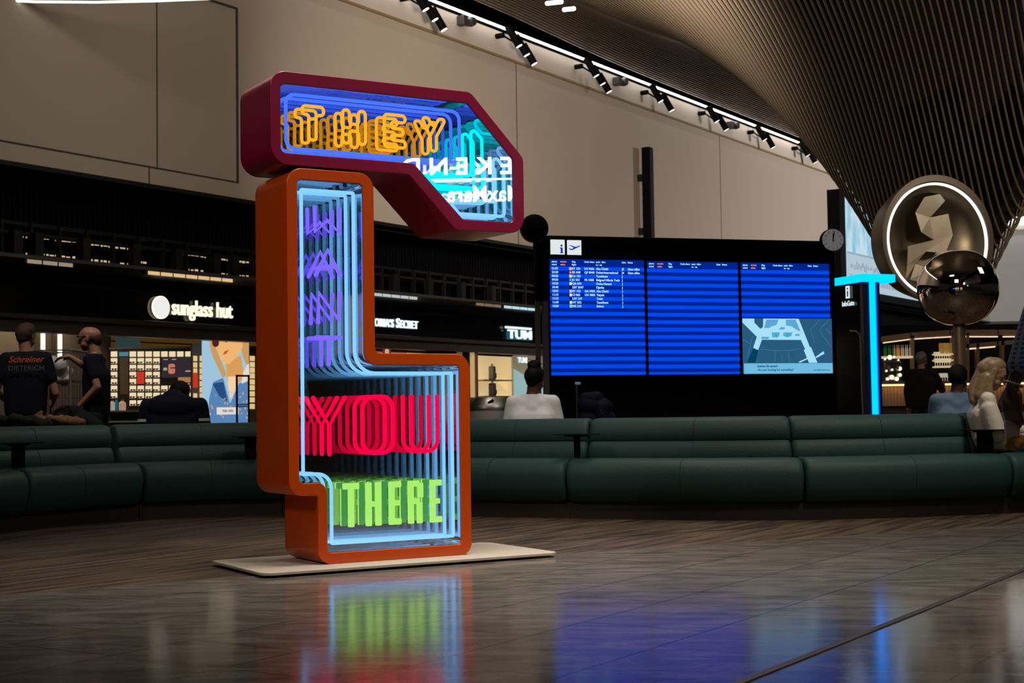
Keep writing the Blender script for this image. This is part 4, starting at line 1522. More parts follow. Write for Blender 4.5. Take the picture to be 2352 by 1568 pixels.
# counter with bottles in front of the display wall
q = SP(305, 960, 27.0)
t = thing('shop_counter', 'small pale counter holding product bottles in front of display wall', 'counter', (q.x, 27.0, 0))
zc2 = SP(300, 942, 27).z
obj('top', MB().box(-.46, .42, -.2, .25, zc2 - .03, zc2), mat('counter_glass', (.25, .3, .26), .2), t)
obj('side_panel', MB().box(-.46, -.43, -.2, .25, 0, zc2 - .03), mat('counter_white', (.5, .5, .46), .5), t)
obj('side_panel', MB().box(.39, .42, -.2, .25, 0, zc2 - .03), mat('counter_white', (.5, .5, .46), .5), t)
obj('shelf', MB().box(-.43, .39, -.18, .22, zc2 - .22, zc2 - .19), mat('counter_white', (.5, .5, .46), .5), t)
obj('back_panel', MB().box(-.43, .39, .2, .22, 0, zc2 - .03), mat('counter_olive', (.12, .16, .03), .5), t)
for k, (px, w_, h_, c_, lb) in enumerate([(258, .1, .2, (.7, .55, .45), 'white and orange bottle at the left end of shop counter'), (267, .05, .24, (.0, .2, .32), 'tall teal bottle on the shop counter'),
                                          (281, .13, .2, (.75, .45, .33), 'wide pale pink bottle on the shop counter')]):
    p = SP(px, 940, 27.0)
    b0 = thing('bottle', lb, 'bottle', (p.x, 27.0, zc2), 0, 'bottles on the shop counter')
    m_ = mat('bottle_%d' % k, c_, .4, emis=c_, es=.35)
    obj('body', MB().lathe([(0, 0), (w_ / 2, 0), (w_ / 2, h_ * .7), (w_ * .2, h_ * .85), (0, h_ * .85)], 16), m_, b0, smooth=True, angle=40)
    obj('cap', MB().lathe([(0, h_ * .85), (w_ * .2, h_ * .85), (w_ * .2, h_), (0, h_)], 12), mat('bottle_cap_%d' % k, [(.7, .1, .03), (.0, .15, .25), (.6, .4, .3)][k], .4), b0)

# ---- middle shop
t, s_ = wthing('shop_sign', "white shop sign reading VICTORIA'S SECRET, half hidden behind the sculpture", 'sign', 960, .0)
zb_ = onwall(958, 755, 0)[1]
parts_ = []
x = 0
seq = [("VICTORIA'S", 1), ('SECRET', 1)]
full = []
for wd_ in ('VICTORIA’S', 'SECRET'):
    first = text_mesh(wd_[0], .3, extrude=.02, bold=.004, sx=1.0)
    fw_ = max(v.co.x for v in first.vertices)
    full.append((first, x, 0, 0))
    rest = text_mesh(wd_[1:], .25, extrude=.02, bold=.004, sx=.94)
    rw = max(v.co.x for v in rest.vertices)
    full.append((rest, x + fw_ + .015, 0, 0))
    x += fw_ + rw + .11
me_ = join_meshes(full)
xm = max(v.co.x for v in me_.vertices)
for v in me_.vertices:
    v.co.x -= xm
k_ = (onwall(960, 900)[0] - onwall(892, 900)[0]) / (x - .11 - 0) * 1.0
rx = [v.co.x for v in me_.vertices]
fac = (onwall(960, 900)[0] - onwall(893, 900)[0]) / .72
for v in me_.vertices:
    v.co.x *= 1.0
obj('lettering', me_, emat('sign_text_cool', (.88, .95, 1), 1.1), t, loc=(0, -.02, zb_))
for lb, x0, x1, c_, e_ in (('rose coloured backlit portrait panel in the middle shop', 845, 935, (.4, .12, .12), .8), ('pale pleated backlit panel in the middle shop', 937, 971, (.8, .48, .3), .8),
                           ('dull brown panel at the right of the middle shop', 972, 1008, (.25, .15, .09), .8)):
    t, s_ = wthing('backlit_display', lb, 'panel', x0, .8)
    b_, _ = onwall(x1, 900, .8)
    o_ = obj('panel', MB().box(0, b_ - s_, 0, .08, .15, 2.33), emat(lb[:12], c_, e_), t)
    if x0 == 845:
        a_, z_ = onwall(888, 806, .8)
        obj('portrait_hair', MB().sphere((a_ - s_, -.005, z_ - .05), (.17, .004, .2), 20, 10), emat('portrait_hair', (.09, .025, .02), 1), t)
        obj('portrait_face', MB().sphere((a_ - s_, -.01, z_ - .03), (.08, .006, .12), 20, 10), emat('portrait_face', (.75, .36, .2), 1), t)
    elif x0 == 937:
        pl_ = MB()
        for k in range(9):
            pl_.box((b_ - s_) * k / 9, (b_ - s_) * (k + .5) / 9, -.01, 0, .15, 2.33)
        obj('pleats', pl_, emat('pleat', (.6, .36, .22), .8), t)
    else:
        pass
t, s_ = wthing('shop_pillar', 'black pillar between the two shops with a red patterned strip', 'pillar', 1009, .2)
b_, _ = onwall(1090, 900, .2)
obj('shaft', MB().box(0, b_ - s_, 0, .4, 0, 2.4), M_BLACK, t)
a_, z_ = onwall(1049, 790, .2)
a2, _ = onwall(1061, 790, .2)
st = MB()
obj('patterned_strip', MB().box(a_ - s_, a2 - s_, -.01, 0, .1, 2.36), mat('strip_sand', (.35, .22, .14), .6, emis=(.6, .35, .2), es=.2), t)
for k in range(14):
    st.sphere((a_ - s_ + .07 + .05 * (k % 2), -.012, 2.25 - k * .13), (.04, .006, .045), 8, 5)
obj('strip_pattern', st, mat('strip_red', (.4, .03, .02), .6), t)

# ---- luggage shop
t, s_ = wthing('shop_sign', 'white block letter sign reading TUM with bar above, left of flight board', 'sign', 1160, .0)
za, zb_ = onwall(1162, 749, 0)[1], onwall(1225, 781, 0)[1]
L_ = onwall(1218, 760, 0)[0] - s_
obj('backing', MB().box(0.1, L_ + .02, -.02, .0, zb_ - .02, za + .02), emat('sign_teal', (.02, .16, .2), .6), t)
obj('bar', MB().box(.0, L_, -.05, -.02, za - .055, za), emat('sign_text_cool', (.88, .95, 1), 1.1), t)
tm = text_mesh('TUM', .4, extrude=.02, bold=.008, sx=1, space=1.0)
wx, hz = max(v.co.x for v in tm.vertices), max(v.co.z for v in tm.vertices)
for v in tm.vertices:
    v.co.x *= (L_ - .12) / wx
    v.co.z *= (za - zb_ - .09) / hz
obj('lettering', tm, emat('sign_text_cool', (.88, .95, 1), 1.1), t, loc=(.1, -.05, zb_ + .01))
t, s_ = wthing('shop_window', 'warm lit cream shop window of the luggage shop beside the flight board', 'window display', 1091, .1)
b_ = onwall(1250, 900, .1)[0] - s_ + 1.5
M_CW = mat('window_cream', (.7, .52, .28), .7, emis=(1, .74, .36), es=.55)
obj('back_wall', MB().box(0, b_, 1.0, 1.05, .1, 2.36), M_CW, t)
obj('side_wall', MB().box(-.06, 0, 0, 1.05, .1, 2.36), mat('window_side', (.6, .4, .2), .7, emis=(1, .7, .35), es=.35), t)
obj('floor_board', MB().box(-.06, b_, 0, 1.05, .0, .1), M_CREAMW, t)
obj('mullion', MB().box(.0, .06, -.06, .0, .1, 2.36), mat('mullion_bronze', (.2, .13, .07), .4, .5), t)
zsh = [onwall(1140, 872, .7)[1], onwall(1140, 909, .7)[1]]
xs0, xs1 = onwall(1100, 872, .7)[0] - s_, onwall(1166, 872, .7)[0] - s_
for zz in zsh:
    obj('shelf', MB().box(xs0, xs1, .45, 1.0, zz - .03, zz), mat('shelf_bronze', (.16, .11, .07), .4, .4), t)
a_ = onwall(1189, 820, .5)[0] - s_
obj('partition', MB().prism(roundpoly([(a_, .1), (b_, .1), (b_, onwall(1195, 815, .5)[1]), (a_, onwall(1195, 815, .5)[1])], .12, 5), .55, .6), mat('partition_grey', (.2, .19, .13), .6, emis=(.4, .36, .24), es=.4), t)
a2, z2 = onwall(1194, 842, .5)
obj('pale_picture', MB().prism([(a_ + .02, .15), (b_ - .1, .15), (b_ - .1, z2 - .55), (a_ + .5, z2 - .2), (a_ + .02, z2 - .05)], .54, .55), emat('pale_picture', (.35, .55, .55), .8), t)
obj('lettering', text_mesh('TUMI', .2, extrude=.005, bold=.006), emat('sign_text_cool', (.88, .95, 1), 1.1), t, loc=(a2 - s_ + .1, .52, z2 + .12))
M_BAG = mat('bag_grey', (.06, .05, .045), .7)
for k, zz in enumerate(zsh):
    a_ = onwall(1132, 860, .7)[0]
    bg = thing('backpack', 'grey backpack on the %s shelf of the luggage shop window' % ['upper', 'lower'][k], 'backpack', wl(a_, .72, zz + .001), WROT + .3, 'backpacks in the luggage shop window')
    w2, h2 = [(.105, .35), (.125, .33)][k]
    obj('body', MB().prism(roundpoly([(-w2, 0), (w2, 0), (w2 * .95, h2), (-w2 * .95, h2)], [.03, .03, .06, .06], 5), -.07, .07), M_BAG, bg, smooth=True, angle=50, bevel=.015)
    obj('front_pocket', MB().prism(roundpoly([(-w2 * .75, .04), (w2 * .75, .04), (w2 * .7, h2 * .5), (-w2 * .7, h2 * .5)], .03, 4), -.1, -.06), mat('bag_dark', (.04, .035, .032), .7), bg, smooth=True, angle=50, bevel=.015)
    obj('handle', MB().tube([(-.06, 0, h2 - .01), (-.05, 0, h2 + .05), (.05, 0, h2 + .05), (.06, 0, h2 - .01)], .012, 8), M_BAG, bg, smooth=True)

# ------------------------------------------------------------------ bar
YBAR = 27.2


def BP(x, y, Y=YBAR):
    return atY(x, y, Y)


bx0, bx1 = BP(2024, 900).x, BP(2352, 900).x + 4
t = thing('bar_counter', 'long bar counter with amber wood front and a glowing line under the top', 'counter', (bx0, YBAR, 0))
zt2 = BP(2060, 882).z
zb2 = BP(2060, 932).z
Lb = bx1 - bx0
pf = MB()
k = 0
while k * .06 < Lb:
    pf.box(k * .06, k * .06 + .045, -.01, .02, zb2, zt2 - .05)
    k += 1
obj('front_panel', pf.box(0, Lb, .0, .6, zb2, zt2 - .05), mat('bar_oak', (.26, .15, .08), .5, noise=.15, nscale=2), t)
obj('kick_plinth', MB().box(0, Lb, .08, .6, 0, zb2), mat('bar_plinth', (.015, .008, .008), .6), t)
obj('top', MB().box(-.02, Lb, -.12, .7, zt2, zt2 + .05), mat('bar_top', (.12, .11, .1), .35), t)
obj('light_line', MB().box(0, Lb, -.08, -.04, zt2 - .035, zt2 - .001), emat('bar_glow', (1, .6, .2), 2.2), t)
area('bar_lamp', (bx0 + Lb / 2, YBAR - .12, zt2 - .04), (bx0 + Lb / 2, YBAR + .05, 0), Lb, 4.5, (1, .66, .34), sy=.04)
struct('wall_back', MB().box(bx0 - 1, bx1 + 6, 31.0, 31.1, 0, 2.6), M_BLACK)
t = thing('bar_canopy', 'open bronze timber frame with shelf lights standing over the bar', 'frame', (bx0, 27.9, 0))
M_FR = mat('canopy_bronze', (.26, .17, .1), .45, .2)


def beam(pts, h_, mb_, th=.06, dz=0.0):
    for (xa, ya), (xb_, yb_) in zip(pts, pts[1:]):
        a_, b_ = BP(xa, ya, 27.9), BP(xb_, yb_, 27.9)
        a_, b_ = Vector((a_.x - bx0, 0, a_.z + dz)), Vector((b_.x - bx0, 0, b_.z + dz))
        d = b_ - a_
        mb_.obox((a_ + b_) / 2, d, (0, 1, 0), d.cross(Vector((0, 1, 0))), d.length / 2 + .01, th, h_ / 2)
    return mb_


obj('top_beam', beam([(2022, 779), (2090, 770), (2180, 764), (2290, 763), (2400, 765)], .1, MB()), M_FR, t)
obj('second_beam', beam([(2215, 795), (2290, 789), (2400, 778)], .08, MB()), M_FR, t)
for (x, ya, yb_) in ((2095, 772, 886), (2221, 766, 886), (2244, 790, 886), (2301, 784, 886), (2187, 764, 886)):
    obj('upright', beam([(x, ya), (x, yb_)], .055, MB()), M_FR, t)
ld = MB()
for a_, b_ in ((2030, 2088), (2102, 2140), (2145, 2190), (2212, 2220), (2226, 2290), (2305, 2352)):
    pa = lambda x: 779 - (x - 2022) * .13 if x < 2090 else (770 - (x - 2090) * .066 if x < 2180 else 764)
    beam([(a_, pa(a_) + 9), (b_, pa(b_) + 9)], .02, ld, .03)
for a_, b_ in ((2212, 2219), (2226, 2242), (2248, 2284)):
    beam([(a_, 802 - (a_ - 2215) * .085), (b_, 802 - (b_ - 2215) * .085)], .025, ld, .03)
obj('light_strip', ld, emat('canopy_light', (1, .72, .48), 1.1), t)
zsf = BP(2060, 818, 27.9).z
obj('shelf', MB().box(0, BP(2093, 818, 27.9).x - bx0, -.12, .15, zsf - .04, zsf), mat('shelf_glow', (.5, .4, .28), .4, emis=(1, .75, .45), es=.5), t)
zs2 = [BP(2165, y, 27.9).z for y in (812, 826, 841)]
xs_ = (BP(2146, 818, 27.9).x - bx0, BP(2193, 818, 27.9).x - bx0)
for zz in zs2:
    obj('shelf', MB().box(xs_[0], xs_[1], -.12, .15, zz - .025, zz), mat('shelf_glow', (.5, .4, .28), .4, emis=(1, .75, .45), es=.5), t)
# bottles on the left shelf
bt = MB().lathe([(0, 0), (.016, 0), (.016, .12), (.012, .15), (.006, .17), (.006, .215), (0, .215)], 12)
bme = {}
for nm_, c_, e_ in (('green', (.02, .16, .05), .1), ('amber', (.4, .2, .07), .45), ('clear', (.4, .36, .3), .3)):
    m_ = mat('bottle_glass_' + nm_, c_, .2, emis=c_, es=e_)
    me_ = bt.mesh('bottle', True, 50)
    me_.materials.append(m_)
    bme[nm_] = me_
for k in range(13):
    p = BP(2031 + k * 4.9, 818, 27.9)
    nm_ = 'green' if k < 5 else ('amber' if k < 9 else 'clear')
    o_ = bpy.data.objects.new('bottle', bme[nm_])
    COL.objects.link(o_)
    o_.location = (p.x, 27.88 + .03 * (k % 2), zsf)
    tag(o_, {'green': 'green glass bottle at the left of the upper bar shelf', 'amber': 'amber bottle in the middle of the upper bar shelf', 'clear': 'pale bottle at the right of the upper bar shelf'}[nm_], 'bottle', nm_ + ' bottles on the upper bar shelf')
gt = MB().lathe([(0, 0), (.028, .002), (.005, .012), (.005, .06), (.03, .09), (.034, .13), (.028, .15)], 10)
gme2 = gt.mesh('glass', True, 60)
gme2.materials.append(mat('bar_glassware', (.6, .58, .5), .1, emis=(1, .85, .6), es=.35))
for r_, zz in enumerate(zs2[1:] + [zt2 + .05]):
    for k in range(9):
        x = BP(2148 + k * 5.3, 820, 27.9).x
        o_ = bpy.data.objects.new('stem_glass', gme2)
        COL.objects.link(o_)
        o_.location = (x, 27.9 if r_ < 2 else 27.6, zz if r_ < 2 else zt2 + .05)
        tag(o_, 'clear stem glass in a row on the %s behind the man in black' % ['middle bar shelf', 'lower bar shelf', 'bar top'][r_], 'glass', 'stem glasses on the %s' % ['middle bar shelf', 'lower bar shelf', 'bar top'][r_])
for k, (px, w_, c_, lb) in enumerate([(2163, .07, (.45, .25, .06), 'yellow carton on the top bar shelf, left one'), (2173, .06, (.5, .28, .07), 'yellow carton on the top bar shelf, middle one'), (2182, .06, (.42, .22, .05), 'yellow carton on the top bar shelf, right one')]):
    p = BP(px, 812, 27.9)
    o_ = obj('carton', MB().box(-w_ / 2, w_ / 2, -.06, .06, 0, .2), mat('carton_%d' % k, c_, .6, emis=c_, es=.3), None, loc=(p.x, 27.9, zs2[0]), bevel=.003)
    tag(o_, lb, 'carton', 'yellow cartons on the bar shelf')
# coffee machine, its bright reflections painted as glowing balls
p = BP(2048, 880, 27.4)
t = thing('espresso_machine', 'polished espresso machine with painted round glints on the bar', 'coffee machine', (p.x, 27.45, zt2 + .05))
obj('body', MB().box(-.16, .17, -.15, .2, .0, .38), mat('machine_steel', (.3, .28, .24), .2, 1), t, bevel=.02)
obj('group_head', MB().cyl((-.08, -.2, .22), (-.08, -.2, .3), .035, 12).cyl((.08, -.2, .22), (.08, -.2, .3), .035, 12), M_STEEL, t, smooth=True)
for k, (x, z, r_) in enumerate([(-.11, .05, .03), (-.03, .08, .045), (.06, .05, .04), (.12, .12, .035), (-.13, .2, .022), (-.02, .22, .022), (.12, .24, .04), (-.06, .45, .045), (-.15, .42, .022), (.02, .46, .02), (.1, .4, .018)]):
    obj('glint_ball', MB().sphere((x, -.2, z), r_, 12, 8), emat('machine_glint', (1, .88, .66), 1.3), t, smooth=True)
obj('cup_rail', MB().box(-.18, .15, -.18, .2, .38, .4), M_STEEL, t)

# ------------------------------------------------------------------ people
def blobs(name, parts, voxel, m, parent, smooth_n=4, fac=.5):
    """union of balls ('s', c, r) and tapered limbs ('c', a, ra, b, rb) grown into one continuous skin"""
    mb_ = MB()
    for q in parts:
        if q[0] == 's':
            mb_.sphere(q[1], q[2], 16, 10)
        else:
            _, a_, ra, b_, rb = q
            mb_.tube([a_, b_], ra, 14, r2=rb)
            mb_.sphere(a_, ra, 14, 8)
            mb_.sphere(b_, rb, 14, 8)
    me_ = mb_.mesh('b')
    tmp = bpy.data.objects.new('tmp', me_)
    COL.objects.link(tmp)
    rm = tmp.modifiers.new('r', 'REMESH')
    rm.mode, rm.voxel_size = 'VOXEL', voxel
    sm_ = tmp.modifiers.new('s', 'SMOOTH')
    sm_.iterations, sm_.factor = smooth_n, fac
    dg = bpy.context.evaluated_depsgraph_get()
    dg.update()
    out = bpy.data.meshes.new_from_object(tmp.evaluated_get(dg))
    bpy.data.objects.remove(tmp, do_unlink=True)
    out.polygons.foreach_set('use_smooth', [True] * len(out.polygons))
    o_ = bpy.data.objects.new(name, out)
    COL.objects.link(o_)
    out.materials.clear()
    out.materials.append(m)
    o_.parent = parent
    return o_


V = Vector


def rotm(yaw, pitch, roll=0.0):
    return Matrix.Rotation(yaw, 3, 'Z') @ Matrix.Rotation(pitch, 3, 'X') @ Matrix.Rotation(roll, 3, 'Y')


def head_parts(c, R, k=1.0):
    """head facing local +Y; c centre at eye height"""
    f = lambda x, y, z: c + R @ V((x * k, y * k, z * k))
    P = []

    def ell(cx, cy_, cz, r):
        # an ellipsoid made of a chain of balls, so that it turns with the head
        P.append(('s', f(cx, cy_, cz), r * k))
    for dy, dz, r in ((-.025, .035, .079), (-.045, .03, .072), (.01, .045, .074), (.03, .04, .066), (.02, .0, .068), (-.02, .0, .075), (.035, -.03, .058), (.02, -.045, .055), (.05, -.065, .04), (.055, -.085, .03), (.045, .02, .062)):
        ell(0, dy, dz, r)
    for s_ in (-1, 1):
        ell(s_ * .03, .045, -.05, .035)
        P.append(('c', f(s_ * .074, -.005, .015), .012 * k, f(s_ * .076, -.0, -.022), .009 * k))
        ell(s_ * .028, .082, .018, .016)
    P.append(('c', f(0, .096, .008), .0085 * k, f(0, .116, -.026), .0135 * k))
    P.append(('c', f(-.018, .09, -.058), .008 * k, f(.018, .09, -.058), .008 * k))
    return P


def hand_parts(w, d, n, k=1.0, curl=.35, side=1):
    """w wrist, d direction of the fingers, n palm normal, thumb on the given side"""
    d, n = V(d).normalized(), V(n).normalized()
    x = d.cross(n).normalized() * side
    P = [('c', w, .026 * k, w + d * .03 * k, .028 * k)]
    for i in range(4):
        a_ = w + d * .02 * k + x * (i - 1.5) * .018 * k
        b_ = w + d * .088 * k + x * (i - 1.5) * .021 * k
        P.append(('c', a_, .017 * k, b_, .0125 * k))
        L_ = [.036, .042, .039, .03][i] * k
        c_ = b_ + (d * cos(curl * .7) + n * sin(curl * .7)) * L_
        e_ = c_ + (d * cos(curl * 1.7) + n * sin(curl * 1.7)) * L_ * .85
        P.append(('c', b_, .0105 * k, c_, .0095 * k))
        P.append(('c', c_, .0095 * k, e_, .0078 * k))
    a_ = w + d * .028 * k + x * -.026 * k
    b_ = a_ + (d * .6 - x * .75 + n * .3).normalized() * .042 * k
    P.append(('c', a_, .017 * k, b_, .0125 * k))
    P.append(('c', b_, .0125 * k, b_ + (d * .9 - x * .2 + n * .4).normalized() * .034 * k, .0095 * k))
    return P


M_TEE = mat('black_tee', (.004, .005, .009), .85, spec=.08)
M_NAVY = mat('navy_polo', (.006, .008, .016), .85, spec=.08)
M_WHITE = mat('white_tee', (.75, .75, .76), .8, bump=.3, bscale=9)
M_BLUE = mat('blue_shirt', (.1, .17, .27), .8, bump=.3, bscale=10)
M_JKT = mat('black_jacket', (.008, .008, .009), .8, spec=.08)
M_BLOUSE = mat('ivory_blouse', (.62, .56, .47), .6, bump=.6, bscale=11)
M_TROUS = mat('dark_trousers', (.012, .013, .018), .85, spec=.08)
M_PANTS = mat('pale_trousers', (.28, .25, .22), .8)
M_SKIN = mat('skin_light', (.34, .17, .11), .55)
M_SKIN2 = mat('skin_brown', (.085, .035, .018), .5)
M_SKIN3 = mat('skin_tan', (.2, .09, .055), .55)
M_HAIRB = mat('hair_black', (.004, .0035, .0035), .7, spec=.1)
M_HAIRD = mat('hair_brown', (.03, .017, .01), .7, spec=.15)
M_HAIRG = mat('hair_grey', (.07, .06, .055), .6)
M_SHOE = mat('shoe_black', (.01, .01, .01), .5)


def person(label, loc, rz, J, skin, top, pants, hair_m, hair, sleeve=.5, head=(0, 0, 0), hk=1.0, voxel=.011, bulk=1.0, hands=None, group=None, long_sleeve=False, waist_drop=.0, extra_top=()):
    t = thing('person', label, 'person', loc, rz, group)
    R = rotm(*head)
    g = {k: V(v) for k, v in J.items()}
    B = head_parts(g['head'], R, hk)
    nb = g['head'] + R @ V((0, -.03 * hk, -.06 * hk))
    B += [('c', nb, .054 * hk, g['neck'], .058), ('c', g['neck'], .06, g['chest'], .1), ('c', g['chest'], .11, g['pel'], .1)]
    for s_ in 'LR':
        sh, el, wr = g['sh' + s_], g['el' + s_], g['wr' + s_]
        B += [('c', g['neck'] + V((0, 0, -.03)), .045, sh, .048), ('c', sh, .047, el, .037), ('c', el, .038, wr, .025)]
        hd = (hands or {}).get(s_, ((wr - el).normalized(), V((-1 if s_ == 'R' else 1, 0, 0)), .5))
        B += hand_parts(wr, hd[0], hd[1], 1.0, hd[2], side=hd[3] if len(hd) > 3 else 1)
        hp, kn, an_ = g['hip' + s_], g['kn' + s_], g['an' + s_]
        B += [('c', g['pel'], .09, hp, .08), ('c', hp, .078, kn, .05), ('c', kn, .048, an_, .035)]
    obj_b = blobs('body', B, voxel * .75, skin, t, 3)
    # top
    S = []
    ch, pe, ne = g['chest'], g['pel'], g['neck']
    shm = (g['shL'] + g['shR']) / 2
    ax = (g['shR'] - g['shL']).normalized()
    for k in (-1, -.5, 0, .5, 1):
        S.append(('c', ch + ax * (.085 * k * bulk), .115 * bulk, pe.lerp(ch, waist_drop) + ax * (.075 * k * bulk) + V((0, 0, -.02)), .112 * bulk))
        S.append(('c', shm + ax * (.1 * k) + V((0, 0, -.06)), .085 * bulk, ch + ax * (.09 * k * bulk), .115 * bulk))
    S.append(('c', ne + V((0, 0, -.035)), .07, shm + V((0, 0, -.05)), .09))
    S.append(('c', shm + ax * -.09 + V((0, 0, -.02)), .078 * bulk, shm + ax * .09 + V((0, 0, -.02)), .078 * bulk))
    S.append(('c', ne + V((0, -.012, -.045)), .066, shm + V((0, -.02, -.06)), .088 * bulk))
    for s_ in 'LR':
        sh, el, wr = g['sh' + s_], g['el' + s_], g['wr' + s_]
        S += [('c', ne + V((0, 0, -.05)), .058, sh, .06 * bulk)]
        if long_sleeve:
            S += [('c', sh, .066 * bulk, el, .055), ('c', el, .055, el.lerp(wr, .92), .042)]
        else:
            if sleeve <= .9:
                S += [('c', sh, .064 * bulk, sh.lerp(el, sleeve * 1.15), .062)]
            else:
                S += [('c', sh, .066, el, .052), ('c', el, .052, el.lerp(wr, .68), .046)]
    S += list(extra_top)
    st = blobs('shirt', S, voxel, top, t, 6)
    T = []
    for s_ in 'LR':
        hp, kn, an_ = g['hip' + s_], g['kn' + s_], g['an' + s_]
        T += [('c', pe, .115 * bulk, hp, .1), ('c', hp, .1, kn, .068), ('c', kn, .066, an_ + V((0, 0, .0)), .055)]
    blobs('trousers', T, .016, pants, t, 4)
    F_ = []
    for s_ in 'LR':
        an_ = g['an' + s_]
        F_ += [('c', an_ + V((0, -.03, -.035)), .04, an_ + V((0, .15, -.045)), .032)]
    blobs('shoes', F_, .014, M_SHOE, t, 3)
    if hair:
        H = []
        for q in hair:
            if q[0] == 's':
                H.append(('s', g['head'] + R @ (V(q[1]) * hk), q[2] * hk))
            else:
                H.append(('c', g['head'] + R @ (V(q[1]) * hk), q[2] * hk, g['head'] + R @ (V(q[3]) * hk), q[4] * hk))
        blobs('hair', H, .009, hair_m, t, 3)
    return t, g, R


def stand(h=1.78, **kw):
    k = h / 1.78
    J = dict(head=(0, .03, 1.655 * k), neck=(0, 0, 1.51 * k), chest=(0, 0, 1.28 * k), pel=(0, 0, .97 * k), shL=(-.185, 0, 1.44 * k), shR=(.185, 0, 1.44 * k),
             elL=(-.24, -.02, 1.14 * k), elR=(.24, -.02, 1.14 * k), wrL=(-.25, .06, .89 * k), wrR=(.25, .06, .89 * k),
             hipL=(-.09, 0, .92 * k), hipR=(.09, 0, .92 * k), knL=(-.1, .02, .5 * k), knR=(.1, .02, .5 * k), anL=(-.11, 0, .085), anR=(.11, 0, .085))
    J.update(kw)
    return J


def sit(seat=.5, lean=0.0, **kw):
    J = dict(head=(0, .1 + lean, seat + .76), neck=(0, .03 + lean * .8, seat + .6), chest=(0, .01 + lean * .4, seat + .38), pel=(0, 0, seat + .11), shL=(-.19, .02 + lean * .7, seat + .53), shR=(.19, .02 + lean * .7, seat + .53),
             elL=(-.25, .1 + lean, seat + .27), elR=(.25, .1 + lean, seat + .27), wrL=(-.15, .33 + lean, seat + .24), wrR=(.15, .33 + lean, seat + .24),
             hipL=(-.1, .06, seat + .09), hipR=(.1, .06, seat + .09), knL=(-.13, .48, seat + .07), knR=(.13, .48, seat + .07), anL=(-.13, .5, .085), anR=(.13, .5, .085))
    J.update(kw)
    return J


SHORT = [('s', (0, -.03, .04), .086), ('s', (0, -.05, .02), .08), ('s', (0, .005, .06), .078), ('s', (0, .03, .075), .06), ('s', (0, -.05, -.02), .066), ('c', (-.05, -.02, 0), .035, (-.05, -.04, .05), .04), ('c', (.05, -.02, 0), .035, (.05, -.04, .05), .04)]
BALD = [('s', (0, -.055, -.005), .07), ('s', (-.045, -.03, .0), .04), ('s', (.045, -.03, .0), .04), ('s', (0, -.06, -.03), .058)]

# left man, seen from behind
YM = 14.3
q = atY(59, 900, YM)
t, g, R = person('person standing in black tee with orange back print, at picture left edge', (q.x, YM, 0), .1,
                 stand(1.83, elR=(.28, .02, 1.14), wrR=(.22, .24, 1.08), elL=(-.28, -.02, 1.16), wrL=(-.2, .22, 1.05)), M_SKIN3, M_TEE, M_TROUS, M_HAIRD, SHORT, head=(-.45, -.15), bulk=1.08, voxel=.012)
tm = join_meshes([(text_mesh('Schreiner', .085, shear=.35, bold=.001), -.13, 0, 1.42 + .02)])
obj('back_print', tm, mat('print_orange', (.35, .05, .015), .7), t, loc=(0, -.158, 0))
obj('back_print', text_mesh('DIETERICH', .07), mat('print_grey', (.05, .05, .055), .7), t, loc=(-.13, -.158, 1.36))

# right man with glasses, in profile, looking left
q = atY(222, 900, YM)
t, g, R = person('person standing in black tee with glasses, balding, reaching over a wire trolley', (q.x, YM, 0), PI / 2,
                 stand(1.8, head=(0, .07, 1.665), neck=(0, .01, 1.52), shL=(-.17, .02, 1.45), shR=(.17, .02, 1.45), elR=(.2, .14, 1.38), wrR=(.12, .3, 1.5), elL=(-.22, -.07, 1.19), wrL=(-.2, .13, .99)),
                 M_SKIN3, M_TEE, M_TROUS, M_HAIRD, BALD, head=(0, -.12), bulk=1.0, voxel=.012, hands={'R': ((0, 1, -.1), (0, 0, -1), .5), 'L': ((0, .6, -.8), (1, 0, 0), .7)})
gh = g['head']
gb = MB().tube([gh + V((.07, -.01, .02)), gh + V((.068, .085, .022)), gh + V((.03, .115, .02)), gh + V((-.03, .115, .02)), gh + V((-.068, .085, .022)), gh + V((-.07, -.01, .02))], .005, 6)
obj('glasses', gb, M_BLACK, t)

# seated man bent forward, navy polo
YN = 13.95
q = atY(393, 960, YN)
t, g, R = person('person in navy polo with white trim sitting bent forward, seen from behind', (q.x, YN, 0), 0,
                 sit(.46, .16, head=(0, .36, 1.1), neck=(0, .2, 1.08), chest=(0, .08, .86), shL=(-.25, .12, 1.0), shR=(.25, .12, 1.0), elL=(-.31, .12, .72), elR=(.31, .12, .72), wrL=(-.2, .4, .7), wrR=(.2, .4, .7)),
                 M_SKIN3, M_NAVY, M_TROUS, M_HAIRB, SHORT + [('s', (0, -.05, .0), .085)], head=(0, -.95), hk=1.12, bulk=1.22, sleeve=.75, extra_top=[('s', (0, .1, 1.03), .13), ('c', (-.1, .06, .98), .13, (.1, .06, .98), .13)])
a_, b_ = g['shR'], g['elR']
for s_ in (-1, 1):
    c_ = V((s_ * .277, .12, .862))
    obj('sleeve_trim', MB().lathe([(.066, -.013), (.072, -.013), (.072, .013), (.066, .013), (.066, -.013)], 20, c_), mat('trim_white', (.45, .45, .48), .7), t, smooth=True, angle=50)
obj('collar', MB().lathe([(.075, -.01), (.082, -.012), (.08, .018), (.073, .018), (.075, -.01)], 20, V((0, .16, 1.1))), mat('trim_white', (.45, .45, .48), .7), t, smooth=True, angle=50)

